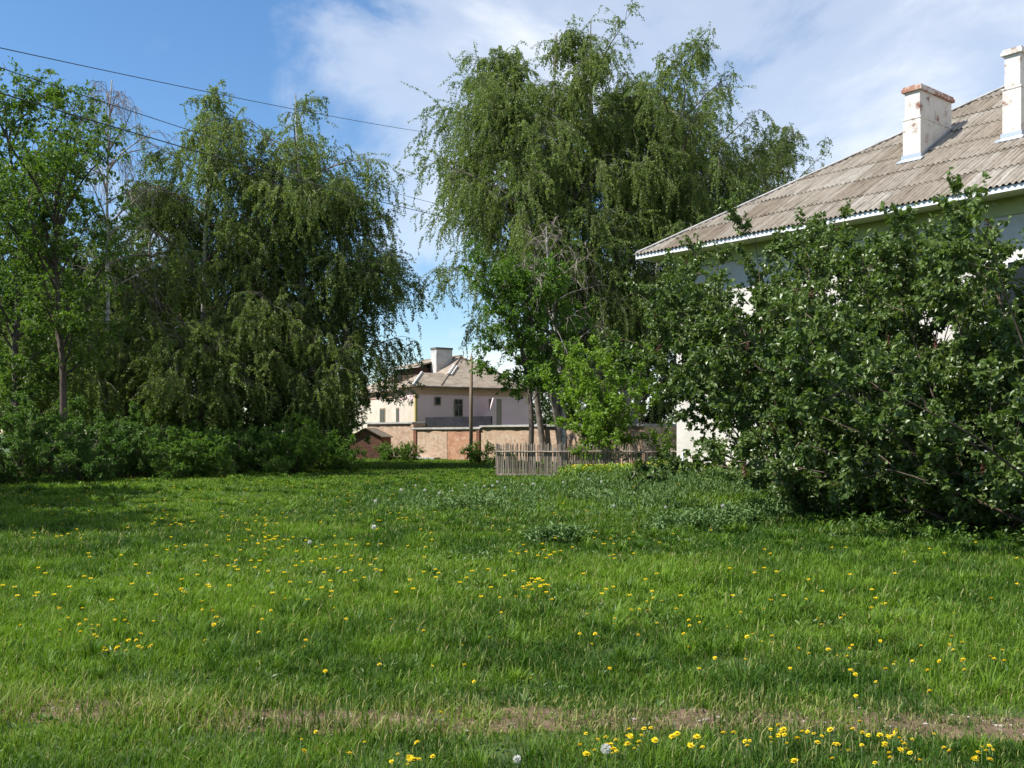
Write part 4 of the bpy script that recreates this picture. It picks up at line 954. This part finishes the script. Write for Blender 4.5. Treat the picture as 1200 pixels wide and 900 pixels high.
# broad leaved rosettes, silvery and yellow flowering weeds
def rosettes(name, mat, x, y, lr, nl, label, up=.45, wr=.28, detail=0, stack=1):
    n = len(x); mb = MB(); ti = np.repeat(np.arange(n), nl * stack); K = len(ti)
    az = rng.uniform(0, 2*np.pi, K); el = np.clip(rng.normal(up, .3, K), -.05, 1.4)
    D = np.stack([np.cos(az)*np.cos(el), np.sin(az)*np.cos(el), np.sin(el)], -1)
    L = rng.uniform(*lr, K) * rng.uniform(.6, 1.3, n)[ti] * np.clip(y / 10, .5, 1)[ti]
    P = np.stack([x[ti] + .02*np.cos(az), y[ti] + .02*np.sin(az), gz(x[ti], y[ti]) + .012], -1)
    if stack > 1: P[:, 2] += rng.random(K) * lr[1] * 2.2 * rng.uniform(.5, 1.2, n)[ti]; P[:, :2] += rng.normal(0, lr[1]*.5, (K, 2))
    nr = np.stack([-np.cos(az)*np.sin(el), -np.sin(az)*np.sin(el), np.cos(el)], -1) + unit(rng, K)*.25
    leaves(mb, rng, P, D, nr, L, L*wr, np.clip(rng.normal(.45, .25, K), 0, 1), detail)
    o = mb.build(name, M[mat]); return tag(o, label, 'weeds', kind='stuff')
x, y = scatter(60000, 3.8, 34, pw=1.25); k = (np.abs(path_d(x, y)) > .15) & (rng.random(len(x)) < np.clip((fbm(x*.8, y*.8, 101, 3) - .38) * 3.2, 0, .9)); rosettes('weeds', 'weed', x[k], y[k], (.035, .10), 7, 'broad leaved dandelion, clover and plantain leaves in the meadow grass', .65, .36, 1)
n = 90000; x, y = scatter(n, 7, 33); k = rng.random(len(x)) < silver_mask(x, y) * (fbm(x*.9, y*.9, 111, 2) > .40) * .75; rosettes('silvery_weeds', 'silver_weed', x[k], y[k], (.05, .11), 4, 'silvery green wormwood patch on the low mound', .8, .3, 0, 2)
cxy = [(3.1, 16.6, .75, 70), (3.9, 17.6, .6, 45), (.6, 14.4, .5, 30), (-.9, 20.5, .8, 50), (5.2, 19.5, .8, 70), (1.6, 22.0, .7, 50)]
x = np.concatenate([rng.normal(c[0], c[2]*.55, c[3]) for c in cxy]); y = np.concatenate([rng.normal(c[1], c[2]*.55, c[3]) for c in cxy])
rosettes('tall_weeds', 'silver_weed', x, y, (.06, .12), 8, 'tall grey green leafy weed clumps on the rise', .55, .42, 1, 3)
x = rng.uniform(1.6, 9.4, 9000); y = rng.uniform(29.5, 35.2, 9000); k = (rng.random(9000) < .25 + .9*np.exp(-((y - 32.6)/1.9)**2)) & ((((x - 5.4) / 4.2) ** 2 + ((y - 32.6) / 3.0) ** 2) < .35 + 1.1 * fbm(x * .9, y * .9, 151, 2)); x, y = x[k], y[k]
rosettes('flowering_weeds', 'lime_weed', x, y, (.08, .17), 5, 'lime green flowering weeds along the fence and white wall', .6, .45, 0, 3)
fb_ = MB(); k = rng.random(len(x)) < .16; k &= (y < 34.5); xx, yy = np.repeat(x[k], 3), np.repeat(y[k], 3); K = len(xx)
P = np.stack([xx + rng.normal(0, .1, K), yy + rng.normal(0, .1, K), gz(xx, yy) + rng.uniform(.28, .52, K)], -1)
leaves(fb_, rng, P, unit(rng, K)*[1, 1, .3], np.tile([0, -.4, 1.0], (K, 1)) + unit(rng, K)*.4, .042, .042, rng.random(K))
o = fb_.build('yellow_blossoms', M['yellow']); tag(o, 'tiny yellow blossoms of the weeds along the fence', 'blossom', kind='stuff')
# dark tall weeds and nettles under the lilac edge
x = rng.uniform(4.5, 10.5, 6000); y = rng.uniform(12.5, 27, 6000); edge = 7.9 + (24.5 - y) * .13 - 2.9; k = (np.abs(x - edge) < .9 * fbm(x, y, 7, 2) + .2) & (rng.random(6000) < .08); rosettes('nettles', 'weed', x[k], y[k], (.07, .13), 5, 'leafy nettles along the shaded foot of the lilacs', .5, .5, 1, 3)

# ---------------------------------------------------------------- dandelions
def head_mesh(seed, nm):
    r_ = np.random.default_rng(seed); mb = MB()
    for ring, (n_, L_, el_, z_) in enumerate(((15, .019, .12, 0), (13, .015, .5, .002), (9, .010, .95, .003))):
        az = np.arange(n_) * 2*np.pi/n_ + r_.random()
        el = el_ + r_.normal(0, .09, n_)
        D = np.stack([np.cos(az)*np.cos(el), np.sin(az)*np.cos(el), np.sin(el)], -1)
        leaves(mb, r_, np.tile([0, 0, z_], (n_, 1)), D, np.tile([0, 0, 1.0], (n_, 1)), L_ * r_.uniform(.85, 1.15, n_), .0085, np.clip(r_.normal(.5, .25, n_), 0, 1), 0, .1)
    return mb.mesh(nm, M['yellow'])
def stem_mesh(h, seed, nm):
    r_ = np.random.default_rng(seed); mb = MB(); b = r_.normal(0, .02, 2)
    t = np.linspace(0, 1, 5); mb.tube(np.stack([b[0]*(t**2 - t), b[1]*(t**2 - t), -.02 + (h + .02)*t], -1), np.linspace(.0028, .002, 5), 5)
    mb.tube([(0, 0, h - .010), (0, 0, h + .001)], [.003, .007], 6)
    return mb.mesh(nm, M['stem_green'], True)
def clock_mesh(seed):
    r_ = np.random.default_rng(seed); mb = MB(); K = 130; U = unit(r_, K)
    leaves(mb, r_, U*.006, U, unit(r_, K), .020, .007, r_.random(K)); return mb.mesh('seed_head', M['white_seed'])
heads = [head_mesh(i, 'flower_head') for i in range(5)]
stems = [(h, stem_mesh(h, i, 'stem')) for i, h in enumerate((.05, .08, .11, .14, .18, .22, .29, .36))]
prng = random.Random(3)
spots = []
def ground_from(px_, py_, lift=.10):
    D = (CAMZ - lift) * 1167 / (py_ - 508.0); return ((px_ - 600)/1167*D, D)
# drifts of dandelions: pixel centre, spread and number
for cx_, cy_, sx_, sy_, n_ in ((720, 868, 25, 5, 12), (775, 866, 40, 5, 9), (925, 862, 45, 6, 14), (990, 868, 60, 8, 12), (1060, 862, 25, 5, 9), (1150, 880, 25, 6, 8), (1020, 885, 70, 8, 7), (850, 872, 45, 6, 8),
        (516, 826, 12, 5, 8), (425, 872, 40, 9, 6), (480, 882, 14, 6, 6), (155, 760, 22, 7, 9), (95, 742, 14, 6, 6), (310, 632, 12, 9, 12), (205, 612, 16, 5, 10), (270, 640, 40, 12, 10), (160, 705, 60, 20, 9), (410, 660, 60, 20, 14),
        (340, 740, 70, 22, 10), (550, 700, 60, 26, 12), (630, 690, 18, 7, 10), (640, 645, 40, 10, 9), (725, 720, 60, 20, 10), (830, 740, 50, 20, 8), (980, 765, 70, 18, 12), (1120, 775, 50, 14, 12), (1050, 700, 70, 20, 8), (900, 705, 70, 20, 5), (75, 580, 55, 14, 14), (105, 625, 80, 10, 10), (15, 690, 40, 20, 7), (450, 605, 80, 14, 8), (380, 585, 80, 8, 10), (740, 625, 40, 9, 9), (600, 770, 120, 22, 8), (250, 690, 90, 28, 12)):
    for i in range(int(n_ * (1.25 if cy_ > 840 else 1.8))):
        spots.append(ground_from(prng.gauss(cx_, sx_), max(562, prng.gauss(cy_, sy_))))
spots = [s for s in spots if abs(path_d(np.array(s[0]), np.array(s[1]))) > .22]
spots.sort(key=lambda s: s[1])
near, rest = spots[:270], spots[270:]
def put_flower(x, y, hmesh, scl, label, cat, grp, nm):
    h = float(hmap(np.array(x), np.array(y)))*.95 + prng.uniform(.0, .05) + (.13 if 'seed' in nm else 0)
    sh, sm = min(stems, key=lambda q: abs(q[0] - h))
    t = thing(nm, label, cat, (x, y, float(gz(x, y))), prng.uniform(0, 6.28), grp)
    st_ = link(bpy.data.objects.new('stem', sm), t)
    hd = link(bpy.data.objects.new('flower_head' if 'seed' not in nm else 'seed_head', hmesh), t)
    hd.location = (0, 0, sh); hd.rotation_euler = (prng.gauss(0, .3), prng.gauss(0, .3), 0); hd.scale = (scl,)*3
for x, y in near:
    front = path_d(np.array(x), np.array(y)) < 0
    put_flower(x, y, prng.choice(heads), prng.uniform(.6, 1.1), 'yellow dandelion in the grass in front of the dirt path' if front else 'yellow dandelion in the grass between the dirt path and the fence', 'dandelion', 'dandelions before the path' if front else 'dandelions beyond the path', 'dandelion')
# dandelions too far off to tell apart
rb = MB(); xr = np.array([s[0] for s in rest]); yr = np.array([s[1] for s in rest]); ex, ey = scatter(900, 9, 36, 1.0); k = (fbm(ex*.4, ey*.4, 131, 2) > .45); xr = np.concatenate([xr, ex[k]]); yr = np.concatenate([yr, ey[k]])
n = len(xr); hz = hmap(xr, yr)*.95 + rng.uniform(.0, .04, n); ti = np.repeat(np.arange(n), 9); az = np.tile(np.arange(9)*2*np.pi/9, n); el = np.tile([.2, .6, .3]*3, n)
P = np.stack([xr[ti], yr[ti], gz(xr[ti], yr[ti]) + hz[ti]], -1); D = np.stack([np.cos(az)*np.cos(el), np.sin(az)*np.cos(el), np.sin(el)], -1)
leaves(rb, rng, P, D, np.tile([0, 0, 1.], (len(ti), 1)), .028, .020, np.clip(rng.normal(.5, .2, len(ti)), 0, 1))
o = rb.build('distant_dandelions', M['yellow']); tag(o, 'distant dandelion specks scattered towards the hedge and mound', 'dandelions', kind='stuff')
clocks = [clock_mesh(i) for i in range(3)]
for px_, py_ in ((487, 572), (498, 577), (515, 580), (530, 575), (545, 570), (568, 571), (577, 573), (583, 570), (612, 571), (625, 573), (470, 580), (592, 575), (440, 590), (660, 575), (690, 572), (705, 574), (735, 572), (720, 595), (438, 620), (847, 594), (363, 632), (710, 868), (606, 869), (780, 596)):
    x, y = ground_from(px_, py_, .25)
    put_flower(x, y, prng.choice(clocks), prng.uniform(.75, 1.05) if y < 8 else prng.uniform(1.1, 1.6), 'white dandelion seed head standing above the grass', 'dandelion clock', 'white dandelion seed heads', 'dandelion_seed_head')
